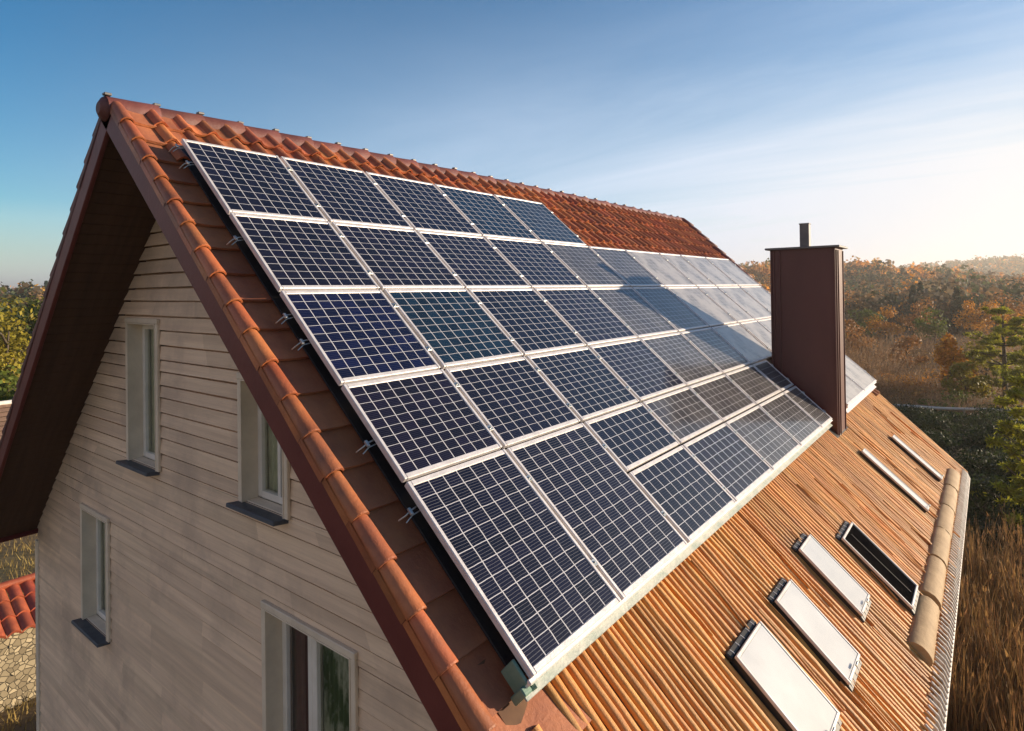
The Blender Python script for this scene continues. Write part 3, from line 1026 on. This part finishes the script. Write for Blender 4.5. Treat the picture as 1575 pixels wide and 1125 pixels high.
def leaves(mb, c, rad, n, size, rg, blobs=9, flat=1.0, elong=1.0, squash=.6, col=None, fill=.75):
    """leaf-sized faces gathered in uneven clumps through an ellipsoid"""
    c = Vector(c); cs = []
    for _ in range(blobs):
        while True:
            p = Vector((rg.uniform(-1, 1), rg.uniform(-1, 1), rg.uniform(-1, 1)))
            if .25 < p.length < 1:
                break
        cs.append((Vector((p.x * rad[0], p.y * rad[1], p.z * rad[2])) * fill, rg.uniform(.26, .5)))
    for i in range(n):
        o, s_ = cs[rg.randrange(blobs)]
        d = Vector((rg.gauss(0, 1), rg.gauss(0, 1), rg.gauss(0, 1))).normalized() * rg.uniform(.55, 1.05)
        p = c + o + Vector((d.x * rad[0] * s_, d.y * rad[1] * s_, d.z * rad[2] * s_ * squash))
        nrm = (d + Vector((rg.gauss(0, .5), rg.gauss(0, .5), rg.gauss(0, .5) + .3))).normalized()
        x = nrm.orthogonal().normalized(); y = nrm.cross(x)
        a_ = rg.uniform(0, 6.28)
        x, y = x * math.cos(a_) + y * math.sin(a_), y * math.cos(a_) - x * math.sin(a_)
        sz = size * rg.uniform(.6, 1.4)
        mb.face([p - x * sz * elong, p + y * sz * .55 * flat, p + x * sz * elong, p - y * sz * .55 * flat], col=col)


def trunk(mb, h, r, rg, limbs=6, spread=.35, lean=.0):
    pts = [(lean * h * f ** 2 + rg.uniform(-.03, .03) * h * f, rg.uniform(-.03, .03) * h * f, h * f) for f in (0, .15, .4, .65, .9)]
    mb.tube(pts, [r * 1.3, r, r * .75, r * .5, r * .2], 8)
    for k in range(limbs):
        f = rg.uniform(.3, .8); a_ = rg.uniform(0, 6.28); ln = h * spread * rg.uniform(.6, 1.1)
        b0 = Vector((lean * h * f ** 2, 0, h * f)); d = Vector((math.cos(a_), math.sin(a_), rg.uniform(.4, 1.1))).normalized()
        mb.tube([b0, b0 + d * ln * .5 + Vector((0, 0, .03 * h)), b0 + d * ln], [r * .45, r * .3, r * .08], 6)


def leaf_mat(name, c, var=.35, trans=.35):
    return mat(name, c, rough=.6, island=var, trans=trans, spec=.3)


M['leaf_yellowgreen'] = leaf_mat('leaves_yellow_green', (.26, .21, .020))
M['leaf_green'] = leaf_mat('leaves_green', (.11, .135, .020))
M['leaf_dark'] = leaf_mat('leaves_dark_green', (.028, .042, .010))
M['leaf_orange'] = leaf_mat('leaves_orange', (.52, .23, .026))
M['leaf_rust'] = leaf_mat('leaves_rust', (.34, .155, .042))
M['needle'] = leaf_mat('pine_needles', (.30, .29, .020), .55, .5)
M['twig'] = mat('bare_twigs', (.34, .21, .115), rough=.85, trans=.3, island=.45)
M['grass_dry'] = mat('dry_grass', (.30, .17, .065), rough=.75, island=.55, trans=.25)


def tree(name, label, loc, h, rad, lm, n, size, rg, group=None, blobs=11, cz=.62, trunk_r=None, flat=1.0, squash=.75):
    t = empty(name, loc)
    tag(t, label, 'tree', group)
    tr_ = MB(); trunk(tr_, h * .82, trunk_r or h * .022, rg)
    tr_.build('trunk', M['bark'], t, (0, 0, 0))
    cr = MB(); leaves(cr, (0, 0, h * cz), rad, n, size, rg, blobs, flat, squash=squash)
    cr.build('crown', M[lm], t, (0, 0, 0))
    return t


def polar(az, r, z=None):
    x, y = r * math.sin(R(az)), r * math.cos(R(az))
    return (x, y, ground_z(x, y) if z is None else z)


rt = random.Random(11)
# trees beyond the left rake
LT = [(-81.5, 62, 7.6, 'leaf_rust', 'rust tinged tree at the left edge of the photo'),
      (-79.2, 66, 8.6, 'leaf_yellowgreen', 'yellow green tree left of the house, nearest the left edge'),
      (-77.6, 58, 7.9, 'leaf_yellowgreen', 'yellow green tree in front of the darker trees left of the house'),
      (-76.2, 74, 9.7, 'leaf_green', 'tallest green tree left of the house, against the sky'),
      (-74.6, 70, 9.4, 'leaf_green', 'green tree touching the left rake of the roof'),
      (-73.0, 64, 8.6, 'leaf_yellowgreen', 'yellow green tree half hidden by the left rake of the roof'),
      (-80.3, 48, 5.2, 'leaf_yellowgreen', 'low olive bush tree above the brown shed roof'),
      (-76.9, 46, 4.6, 'leaf_green', 'low green bush tree beside the brown shed ridge')]
for az, r, h, lm, lb in LT:
    h += 3.2
    tree('broadleaf_tree', lb, polar(az, r), h, (h * .33, h * .33, h * .40), lm, 2600, .17, rt, 'trees left of the house', 14, .56)
# trees and thickets on the right
tree('orange_tree', 'orange autumn tree beside the green pine', polar(-2.4, 52), 5.9, (1.5, 1.5, 2.6), 'leaf_orange', 3000, .10, rt, None, 12, .58)
tree('rust_tree', 'small rust coloured tree left of the orange tree', polar(-5.2, 66), 4.2, (2.2, 2.2, 1.7), 'leaf_rust', 1800, .11, rt, None, 10, .6)


def pine(label, loc, h, spread, rg, group=None):
    t = empty('pine_tree', loc); tag(t, label, 'tree', group)
    tk = MB(); tk.tube([(0, 0, 0), (.05, .02, h * .4), (-.03, 0, h * .75), (0, 0, h * .97)], [h * .03, h * .022, h * .012, h * .004], 8)
    nd = MB()
    z = h * .10
    while z < h * .97:
        f = 1 - z / h
        for k in range(5 if f > .25 else 3):
            a_ = rg.uniform(0, 6.28); ln = spread * (.25 + .85 * f ** .55) * rg.uniform(.55, 1.15)
            d = Vector((math.cos(a_), math.sin(a_), rg.uniform(.10, .55)))
            tk.tube([(0, 0, z), tuple(Vector((0, 0, z)) + d * ln * .5), tuple(Vector((0, 0, z)) + d * ln + Vector((0, 0, .08 * ln)))], [h * .009, h * .006, h * .002], 5)
            for q in range(2):
                ff = .55 + .45 * q
                p = Vector((0, 0, z)) + d * ln * ff + Vector((rg.uniform(-.15, .15), rg.uniform(-.15, .15), .08))
                s_ = spread * rg.uniform(.17, .30)
                leaves(nd, p, (s_, s_, s_ * .55), 130, .13, rg, 4, .42, 1.4, .85, fill=.55)
        z += h * rg.uniform(.085, .12)
    tk.build('trunk', M['bark'], t, (0, 0, 0)); nd.build('crown', M['needle'], t, (0, 0, 0))
    return t


pine('bushy green pine tree at the right edge, lit from the side', polar(.75, 54), 6.6, 2.5, rt)
pine('dark green pine tree rising close beyond the eave at the right edge', polar(3.3, 25), 5.6, 1.75, rt)
pine('lower green pine tree in front of the big pine, cut by the right edge', polar(2.7, 49), 5.3, 2.3, rt)


def thicket(label, loc, h, w, rg, n=420, leafn=350, lm='twig', cat='shrub', group='bare thickets behind the house', name='bare_shrub'):
    t = empty(name, loc); tag(t, label, cat, group)
    tw_ = MB()
    for _ in range(n):
        a_ = rg.uniform(0, 6.28); rr = w * math.sqrt(rg.random()) * .8
        p = Vector((rr * math.cos(a_), rr * math.sin(a_), rg.uniform(0, h * .35)))
        d = Vector((math.cos(a_) * rg.uniform(0, .7) + rg.gauss(0, .35), math.sin(a_) * rg.uniform(0, .7) + rg.gauss(0, .35), rg.uniform(.6, 1.3))).normalized()
        ln = h * rg.uniform(.25, .75)
        s_ = Vector((rg.gauss(0, 1), rg.gauss(0, 1), 0)).normalized() * .012 * rg.uniform(.6, 1.8)
        q = p + d * ln * .55 + Vector((rg.gauss(0, .06), rg.gauss(0, .06), 0)) * h
        e = q + (d + Vector((rg.gauss(0, .4), rg.gauss(0, .4), 0))) * ln * .45
        tw_.face([p - s_, p + s_, q + s_ * .7, q - s_ * .7]); tw_.face([q - s_ * .7, q + s_ * .7, e])
    tw_.build('branches', M['twig'], t, (0, 0, 0))
    lf = MB(); leaves(lf, (0, 0, h * .55), (w, w, h * .5), leafn, .07, rg, 9)
    lf.build('foliage', M[lm], t, (0, 0, 0))
    return t


TH = [(-11.5, 62, 4.4, 3.4, 'leaf_rust', 'brown bare thicket right behind the chimney'), (-9.2, 70, 4.6, 4.2, 'twig', 'brown bare thicket above the far panel corner'),
      (-7.4, 60, 3.9, 3.2, 'twig', 'grey brown thicket over the middle of the wooden rail'), (-4.6, 78, 4.6, 4.0, 'twig', 'tall brown thicket behind the rust coloured tree'),
      (-3.6, 54, 2.9, 2.6, 'leaf_orange', 'orange flecked low thicket under the orange tree'), (-6.0, 53, 2.4, 2.4, 'leaf_rust', 'low rust flecked thicket just over the wooden rail'),
      (-1.0, 70, 4.0, 3.4, 'twig', 'brown thicket between the orange tree and the pine'), (-13.6, 75, 4.8, 4.2, 'twig', 'brown thicket mostly hidden by the chimney'),
      (-2.0, 47, 2.0, 2.2, 'leaf_green', 'low green flecked thicket right of the rail'), (-9.0, 52, 2.6, 2.6, 'leaf_green', 'low green flecked thicket at the roof corner'),
      (.8, 90, 4.5, 4.6, 'leaf_orange', 'far orange thicket behind the pine tree')]
for az, r, h, w, lm, lb in TH:
    thicket(lb, polar(az, r), h, w, rt, lm=lm, n=650, leafn=700)

MT = [(-12.6, 92, 7.0, 2.6, 'leaf_rust', 'rust tree standing behind the left thickets'), (-10.6, 105, 7.5, 2.9, 'leaf_green', 'green tree far behind the left thickets'),
      (-9.2, 88, 5.6, 2.6, 'leaf_rust', 'rust tree above the white panel corner'), (-7.9, 112, 7.6, 3.0, 'leaf_green', 'green tree at the wood edge, middle of the gap'),
      (-6.6, 96, 6.2, 2.6, 'leaf_orange', 'orange tree at the wood edge left of the near orange tree'), (-4.4, 108, 7.6, 3.0, 'leaf_rust', 'rust tree at the wood edge behind the near orange tree'),
      (-3.4, 92, 6.0, 2.6, 'leaf_green', 'green tree just above the near orange tree'), (-.6, 104, 7.4, 3.0, 'leaf_orange', 'orange tree at the wood edge left of the pine top'),
      (.9, 110, 8.0, 3.2, 'leaf_rust', 'rust tree behind the pine top'), (2.2, 86, 6.8, 3.0, 'leaf_orange', 'orange tree behind the pine at the right edge'),
      (-8.3, 72, 4.6, 2.5, 'leaf_rust', 'low rust tree among the grey brown thickets'), (-.3, 62, 4.4, 2.2, 'leaf_yellowgreen', 'small yellow green tree left of the pine'),
      (-1.5, 50, 3.6, 1.5, 'leaf_yellowgreen', 'small yellow green tree against the pine, over the right end of the rail')]
for az, r, h, w, lm, lb in MT:
    tree('wood_edge_tree', lb, polar(az, r), h, (w, w, h * .40), lm, 1500, .17 if r > 80 else .12, rt, 'trees at the edge of the wood', 13, .58)

# dark evergreen bushes below the pine
HB = [(-3.2, 33, 2.3, 2.2, 'dark evergreen bush next to the roof corner'), (-.9, 29, 2.4, 2.3, 'dark evergreen bush under the big pine, left one'),
      (.9, 25.5, 2.3, 2.2, 'dark evergreen bush under the small pine'), (2.6, 30, 2.8, 2.6, 'dark evergreen bush at the right edge below the pine'),
      (-1.4, 38, 2.2, 2.4, 'dark evergreen bush behind the others, near the rail end'), (-5.2, 40, 1.9, 2.3, 'dark evergreen bush below the wooden rail'),
      (-3.4, 43, 1.6, 2.2, 'small dark evergreen bush under the right end of the rail'), (-7.6, 43, 1.6, 2.2, 'small dark evergreen bush under the left end of the rail'),
      (-.4, 23.0, 1.5, 1.7, 'low dark evergreen bush behind the dry grass'), (.3, 35, 2.6, 2.4, 'dark evergreen bush between the rail end and the dry grass'),
      (1.7, 38, 2.6, 2.5, 'dark evergreen bush cut by the right edge below the rail'), (-2.0, 26, 1.9, 2.0, 'dark evergreen bush touching the roof corner'),
      (2.0, 22.5, 1.9, 1.9, 'dark evergreen bush cut by the right edge behind the dry grass'), (.9, 43, 1.9, 2.3, 'dark evergreen bush under the right post of the rail'),
      (-5.6, 35, 1.7, 2.2, 'dark evergreen bush hugging the far roof edge')]
for az, r, h, w, lb in HB:
    t = empty('evergreen_bush', polar(az, r)); tag(t, lb, 'bush', 'dark evergreen bushes beyond the eave')
    st = MB()
    for k in range(7):
        a_ = k * .9; st.tube([(0, 0, 0), (.3 * w * math.cos(a_), .3 * w * math.sin(a_), h * .4), (.6 * w * math.cos(a_), .6 * w * math.sin(a_), h * .75)], [.04, .03, .008], 5)
    st.build('stem', M['bark'], t, (0, 0, 0))
    fo = MB(); leaves(fo, (0, 0, h * .5), (w, w, h * .52), 3600, .075, rt, 16, .8)
    fo.build('foliage', M['leaf_dark'], t, (0, 0, 0))

# brushwood that fills the ground between the rail and the wood: one mass
M['leaf_brown'] = leaf_mat('leaves_brown', (.30, .17, .06), .5)
bw = MB(); rg = random.Random(17)
bl = MB()
for _ in range(260):
    az = rg.uniform(-14.5, 1.5); r = math.sqrt(rg.uniform(47 ** 2, 100 ** 2)); c = Vector(polar(az, r)); h = rg.uniform(.9, 2.5)
    for _k in range(42):
        a_ = rg.uniform(0, 6.28); rr = rg.uniform(0, 1.3)
        p = c + Vector((rr * math.cos(a_), rr * math.sin(a_), 0)); d = Vector((math.cos(a_) * .5 + rg.gauss(0, .3), math.sin(a_) * .5 + rg.gauss(0, .3), 1)).normalized() * h * rg.uniform(.5, 1.1)
        sd_ = Vector((rg.gauss(0, 1), rg.gauss(0, 1), 0)).normalized() * .012
        bw.face([p - sd_, p + sd_, p + d])
    leaves(bl, c + Vector((0, 0, h * .55)), (1.4, 1.4, h * .5), 90, .075, rg, 6)
bo = bw.build('brushwood', M['twig']); tag(bo, kind='stuff')
tag(bl.build('brush_foliage', M['leaf_brown']), kind='stuff')

# weathered rail on posts
wr = empty('rail_fence', (-2.3, 46.5, 0)); tag(wr, 'weathered pale wooden rail on posts beyond the far roof corner', 'fence')
p0, p1 = Vector((-5.5, 43.4, 1.12)), Vector((.85, 46.2, 1.02))
m = MB(); m.tube([p0 + (p1 - p0) * f + Vector((0, 0, .03 * math.sin(f * 9))) for f in [k / 10 for k in range(11)]], [.085] * 11, 8)
M['log'] = mat('weathered_log', (.70, .62, .52), (.52, .45, .37), 4, .8, .5, 20, stretch=(.4, .4, 3))
m.build('rail', M['log'], wr)
for f in (.03, .34, .66, .97):
    q = p0 + (p1 - p0) * f
    m = MB(); m.tube([(q.x, q.y + .1, -.1), (q.x, q.y + .1, 1.08)], .06, 8); m.build('post', M['log'], wr)

# tall dry grass beyond the eave: nobody could count it
m = MB(); rg = random.Random(31)
for _ in range(15000):
    if rg.random() < .75:
        x = rg.uniform(-1.9, 3.2); y = rg.uniform(13.2, 22.5)
    else:
        x = rg.uniform(.0, 3.0); y = rg.uniform(4.0, 14.0)
    if x < .1 and y < 13.3:
        continue
    hh = rg.uniform(.8, 2.3) * (.65 + .35 * math.sin(x * 1.7 + y * .9) ** 2)
    a_ = rg.uniform(0, 6.28); wv = Vector((math.cos(a_), math.sin(a_), 0)) * rg.uniform(.006, .013)
    ln = Vector((rg.gauss(0, .13), rg.gauss(0, .13), 0)) * hh
    p = Vector((x, y, 0)); q = p + ln * .35 + Vector((0, 0, hh * .55)); e = p + ln + Vector((0, 0, hh))
    m.face([p - wv, p + wv, q + wv, q - wv]); m.face([q - wv, q + wv, e + wv * .2, e - wv * .2])
    if rg.random() < .4:   # seed head
        s2 = wv * 2.2
        m.face([e - s2 * .3, e + s2 - Vector((0, 0, .06)), e + ln * .1 + Vector((0, 0, .10)), e - s2 - Vector((0, 0, .03))])
tag(m.build('tall_grass', M['grass_dry']), kind='stuff')
# short meadow grass left of the house
m = MB()
for _ in range(14000):
    az = rg.uniform(-92, -70); r = rg.uniform(11.5, 44) ; x, y = r * math.sin(R(az)), r * math.cos(R(az))
    if x > -11.2:
        continue
    hh = rg.uniform(.12, .42); a_ = rg.uniform(0, 6.28); wv = Vector((math.cos(a_), math.sin(a_), 0)) * .014
    ln = Vector((rg.gauss(0, .3), rg.gauss(0, .3), 0)) * hh; p = Vector((x, y, ground_z(x, y)))
    m.face([p - wv, p + wv, p + ln + Vector((0, 0, hh))])
M['grass_gold'] = mat('golden_grass', (.38, .27, .08), rough=.8, island=.4, trans=.3)
tag(m.build('meadow_grass', M['grass_gold']), kind='stuff')

# brown shed, left edge
sh = empty('brown_shed', (-42, 9.0, -2.2)); tag(sh, 'low shed with a brown board roof and white ridge at the left edge', 'shed')
M['shedroof'] = mat('brown_roofing', (.30, .18, .11), (.22, .125, .08), 2, .8, .4, 12, stretch=(1, 3, 3), island=.1)
m = MB()
zr, ze = 2.75, .95
for k in range(10):
    f0, f1 = k / 10, (k + 1.06) / 10
    for sx in (1, -1):
        m.face([(-42 + sx * 3.6 * f0, 3.5, zr - (zr - ze) * f0 - .012 * f0), (-42 + sx * 3.6 * f0, 14.6, zr - (zr - ze) * f0 - .012), (-42 + sx * 3.6 * f1, 14.6, zr - (zr - ze) * f1 + .03), (-42 + sx * 3.6 * f1, 3.5, zr - (zr - ze) * f1 + .03)])
m.build('roof', M['shedroof'], sh)
m = MB(); m.tube([(-42, 3.4, zr + .03), (-42, 14.7, zr + .03)], .13, 8); m.build('ridge', M['wframe'], sh)
m = MB()
for sx in (1, -1):
    m.box((-42 + sx * 3.25, 9.05, -.6), ((1, 0, 0), YV, (0, 0, 1)), (.1, 5.3, 1.62), .01)
for yy in (3.75, 14.35):
    m.face([(-45.2, yy, -2.2), (-38.8, yy, -2.2), (-38.8, yy, 1.1), (-42, yy, zr - .08), (-45.2, yy, 1.1)])
m.build('wall', M['siding'], sh)

def rubble():
    m_ = bpy.data.materials.new('rubble_stone'); m_.use_nodes = True
    t_ = m_.node_tree; b_ = t_.nodes['Principled BSDF']; b_.inputs['Roughness'].default_value = .9
    tc_ = t_.nodes.new('ShaderNodeTexCoord')
    v1 = N(t_, 'ShaderNodeTexVoronoi', Scale=7.5); v2 = N(t_, 'ShaderNodeTexVoronoi', Scale=7.5); v2.feature = 'DISTANCE_TO_EDGE'
    for v_ in (v1, v2):
        t_.links.new(tc_.outputs['Object'], v_.inputs['Vector'])
    sx_ = t_.nodes.new('ShaderNodeSeparateColor'); t_.links.new(v1.outputs['Color'], sx_.inputs[0])
    r_ = t_.nodes.new('ShaderNodeValToRGB'); r_.color_ramp.elements[0].color = (.20, .16, .10, 1); r_.color_ramp.elements[1].color = (.52, .43, .28, 1)
    t_.links.new(sx_.outputs[0], r_.inputs[0])
    r2 = t_.nodes.new('ShaderNodeValToRGB'); r2.color_ramp.elements[1].position = .07
    t_.links.new(v2.outputs['Distance'], r2.inputs[0])
    mx_ = t_.nodes.new('ShaderNodeMix'); mx_.data_type = 'RGBA'; mx_.inputs['A'].default_value = (.19, .155, .105, 1)
    t_.links.new(r2.outputs[0], mx_.inputs['Factor']); t_.links.new(r_.outputs[0], mx_.inputs['B']); t_.links.new(mx_.outputs['Result'], b_.inputs['Base Color'])
    bp_ = t_.nodes.new('ShaderNodeBump'); bp_.inputs['Distance'].default_value = .05
    t_.links.new(r2.outputs[0], bp_.inputs['Height']); t_.links.new(bp_.outputs[0], b_.inputs['Normal'])
    return m_


# stone outbuilding with red tiles beside the left wall
ob = empty('stone_outbuilding', (-21.3, 5.2, -2.2)); tag(ob, 'low rubble stone outbuilding with a red tiled roof left of the house wall', 'outbuilding')
M['rubble'] = rubble()
M['redtile'] = mat('red_tile', (.40, .09, .040), (.28, .06, .03), 5, .5, .3, 30, island=.25)
m = MB()
m.box((-21.3, 5.2, -1.28), ((1, 0, 0), YV, (0, 0, 1)), (1.1, 4.2, 1.05), .02)
m.build('wall', M['rubble'], ob)
m = MB(); rg = random.Random(3)
for (sx, xr) in ((1, -21.5), (-1, -21.5)):
    for i in range(3):
        f0, f1 = i / 3, (i + 1.1) / 3
        yy = .6
        while yy < 9.7:
            P = []
            for f, lift in ((f0, .0), (f1, .05)):
                P.append([(xr + sx * 1.55 * f, yy + .30 * q / 6, .50 - .70 * f + lift + .085 * abs(math.sin(math.pi * q / 6)) + rg.uniform(-.003, .003)) for q in range(7)])
            P.append([(p[0] - sx * .01, p[1], p[2] - .06) for p in P[1]])
            m.grid(P[:2]); m.grid(P[1:], False)
            yy += .31
m.tube([(-21.5, .5, .55), (-21.5, 9.8, .55)], .11, 8)
m.build('roof', M['redtile'], ob)

# ------------------------------------------------------------------ the wooded hills: one mass of far trees
m = bpy.data.materials.new('autumn_wood'); m.use_nodes = True
t = m.node_tree; bs = t.nodes['Principled BSDF']; bs.inputs['Roughness'].default_value = .75
at = t.nodes.new('ShaderNodeAttribute'); at.attribute_name = 'Col'
g_ = t.nodes.new('ShaderNodeNewGeometry'); hv = t.nodes.new('ShaderNodeHueSaturation'); ma = t.nodes.new('ShaderNodeMapRange')
ma.inputs['To Min'].default_value = .6; ma.inputs['To Max'].default_value = 1.5
t.links.new(g_.outputs['Random Per Island'], ma.inputs['Value']); t.links.new(ma.outputs[0], hv.inputs['Value'])
t.links.new(at.outputs['Color'], hv.inputs['Color']); t.links.new(hv.outputs[0], bs.inputs['Base Color'])
tl = t.nodes.new('ShaderNodeBsdfTranslucent'); ms = t.nodes.new('ShaderNodeMixShader'); ms.inputs[0].default_value = .42
t.links.new(hv.outputs[0], tl.inputs[0]); t.links.new(bs.outputs[0], ms.inputs[1]); t.links.new(tl.outputs[0], ms.inputs[2])
t.links.new(ms.outputs[0], t.nodes['Material Output'].inputs[0])
M['wood'] = m
npr = np.random.default_rng(4)
PAL = np.array([(.34, .145, .025), (.24, .10, .026), (.17, .10, .045), (.11, .080, .046), (.050, .062, .026), (.026, .042, .026), (.38, .21, .04), (.10, .10, .03)])
V = []; C = []


def wood(n, az0, az1, r0, r1, hmin, hmax, k, probs, ls=.13):
    for _ in range(n):
        az = npr.uniform(az0, az1); r = math.sqrt(npr.uniform(r0 * r0, r1 * r1))
        x, y, z = polar(az, r)
        patch = .5 + .5 * math.sin(x * .034 + 1.3 * math.sin(y * .019)) * math.cos(y * .027 + x * .012)
        pr = np.array(probs) * np.array([.05 + 2 * patch ** 2, .1 + 1.5 * patch, 1, 1, .05 + 2.4 * (1 - patch) ** 2, .05 + 2.8 * (1 - patch) ** 2, .05 + 1.4 * patch ** 2, .7]); pr /= pr.sum()
        ci = npr.choice(8, p=pr)
        h = npr.uniform(hmin, hmax); con = ci == 5
        w = h * (.22 if con else .36)
        d = npr.normal(size=(k, 3)); d /= np.linalg.norm(d, axis=1)[:, None]
        lobes = npr.normal(size=(5, 3)) * .42
        c = d * npr.uniform(.4, .75, (k, 1)) + lobes[npr.integers(0, 5, k)]
        if con:
            hz = npr.uniform(0, 1, k); c[:, 0] = d[:, 0] * (1.05 - hz); c[:, 1] = d[:, 1] * (1.05 - hz); c[:, 2] = hz * 2 - 1
        p = np.array([x, y, z + h * .58]) + c * np.array([w, w, h * .42])
        nrm = d + npr.normal(size=(k, 3)) * .45; nrm /= np.linalg.norm(nrm, axis=1)[:, None]
        ux = np.cross(nrm, npr.normal(size=(k, 3))); ux /= np.linalg.norm(ux, axis=1)[:, None]; uy = np.cross(nrm, ux)
        sz = (h * ls * npr.uniform(.6, 1.4, k))[:, None]
        V.append(np.stack([p - ux * sz, p + uy * sz * .8, p + ux * sz, p - uy * sz * .8], 1).reshape(-1, 3))
        C.append(np.repeat(((1.75 if ci in (0, 1, 6) else 1.2) * PAL[ci] * npr.uniform(.75, 1.3))[None], k * 4, 0))


wood(1500, -24, 7, 125, 290, 5, 9, 170, [2, 3, 4, 4, 3, 1.5, 1.2, 1], .055)
wood(2600, -24, 7, 290, 520, 7, 11, 90, [3, 3, 2, 2, 3, 2, 1.6, 1], .075)
wood(2600, -26, 9, 560, 1080, 8, 13, 22, [3, 3, 2, 2, 3, 2, 1.5, 1])
wood(900, -100, -58, 95, 300, 6, 11, 170, [.6, .8, 1, 1, 4, 2, 1, 4], .055)
wood(700, 9, 60, 130, 600, 7, 11, 24, [3, 3, 2, 2, 3, 2, 1, 1])
wood(700, -58, -26, 150, 700, 7, 11, 24, [3, 3, 2, 2, 3, 2, 1, 1])
V = np.concatenate(V); C = np.concatenate(C)
nq = len(V) // 4
me = bpy.data.meshes.new('hill_forest')
me.vertices.add(len(V)); me.vertices.foreach_set('co', V.astype(np.float32).ravel())
me.loops.add(len(V)); me.loops.foreach_set('vertex_index', np.arange(len(V), dtype=np.int32))
me.polygons.add(nq); me.polygons.foreach_set('loop_start', np.arange(0, len(V), 4, dtype=np.int32))
me.polygons.foreach_set('loop_total', np.full(nq, 4, dtype=np.int32))
me.update(calc_edges=True)
ca = me.color_attributes.new('Col', 'FLOAT_COLOR', 'POINT')
ca.data.foreach_set('color', np.concatenate([C, np.ones((len(C), 1))], 1).astype(np.float32).ravel())
me.materials.append(M['wood'])
fo = bpy.data.objects.new('hill_forest', me); COL.objects.link(fo)
tag(fo, kind='stuff')

# ------------------------------------------------------------------ haze: one closed box of air round the whole place
m = bpy.data.materials.new('air'); m.use_nodes = True
t = m.node_tree; t.nodes.remove(t.nodes['Principled BSDF'])
pv = t.nodes.new('ShaderNodeVolumePrincipled')
pv.inputs['Color'].default_value = (1.0, .93, .84, 1)
pv.inputs['Density'].default_value = HAZE
pv.inputs['Anisotropy'].default_value = .45
t.links.new(pv.outputs[0], t.nodes['Material Output'].inputs['Volume'])
bm_ = MB(); bm_.box((0, 0, 28.5), ((1, 0, 0), (0, 1, 0), (0, 0, 1)), (3700, 3700, 33.0))
tag(bm_.build('haze', m), kind='stuff')
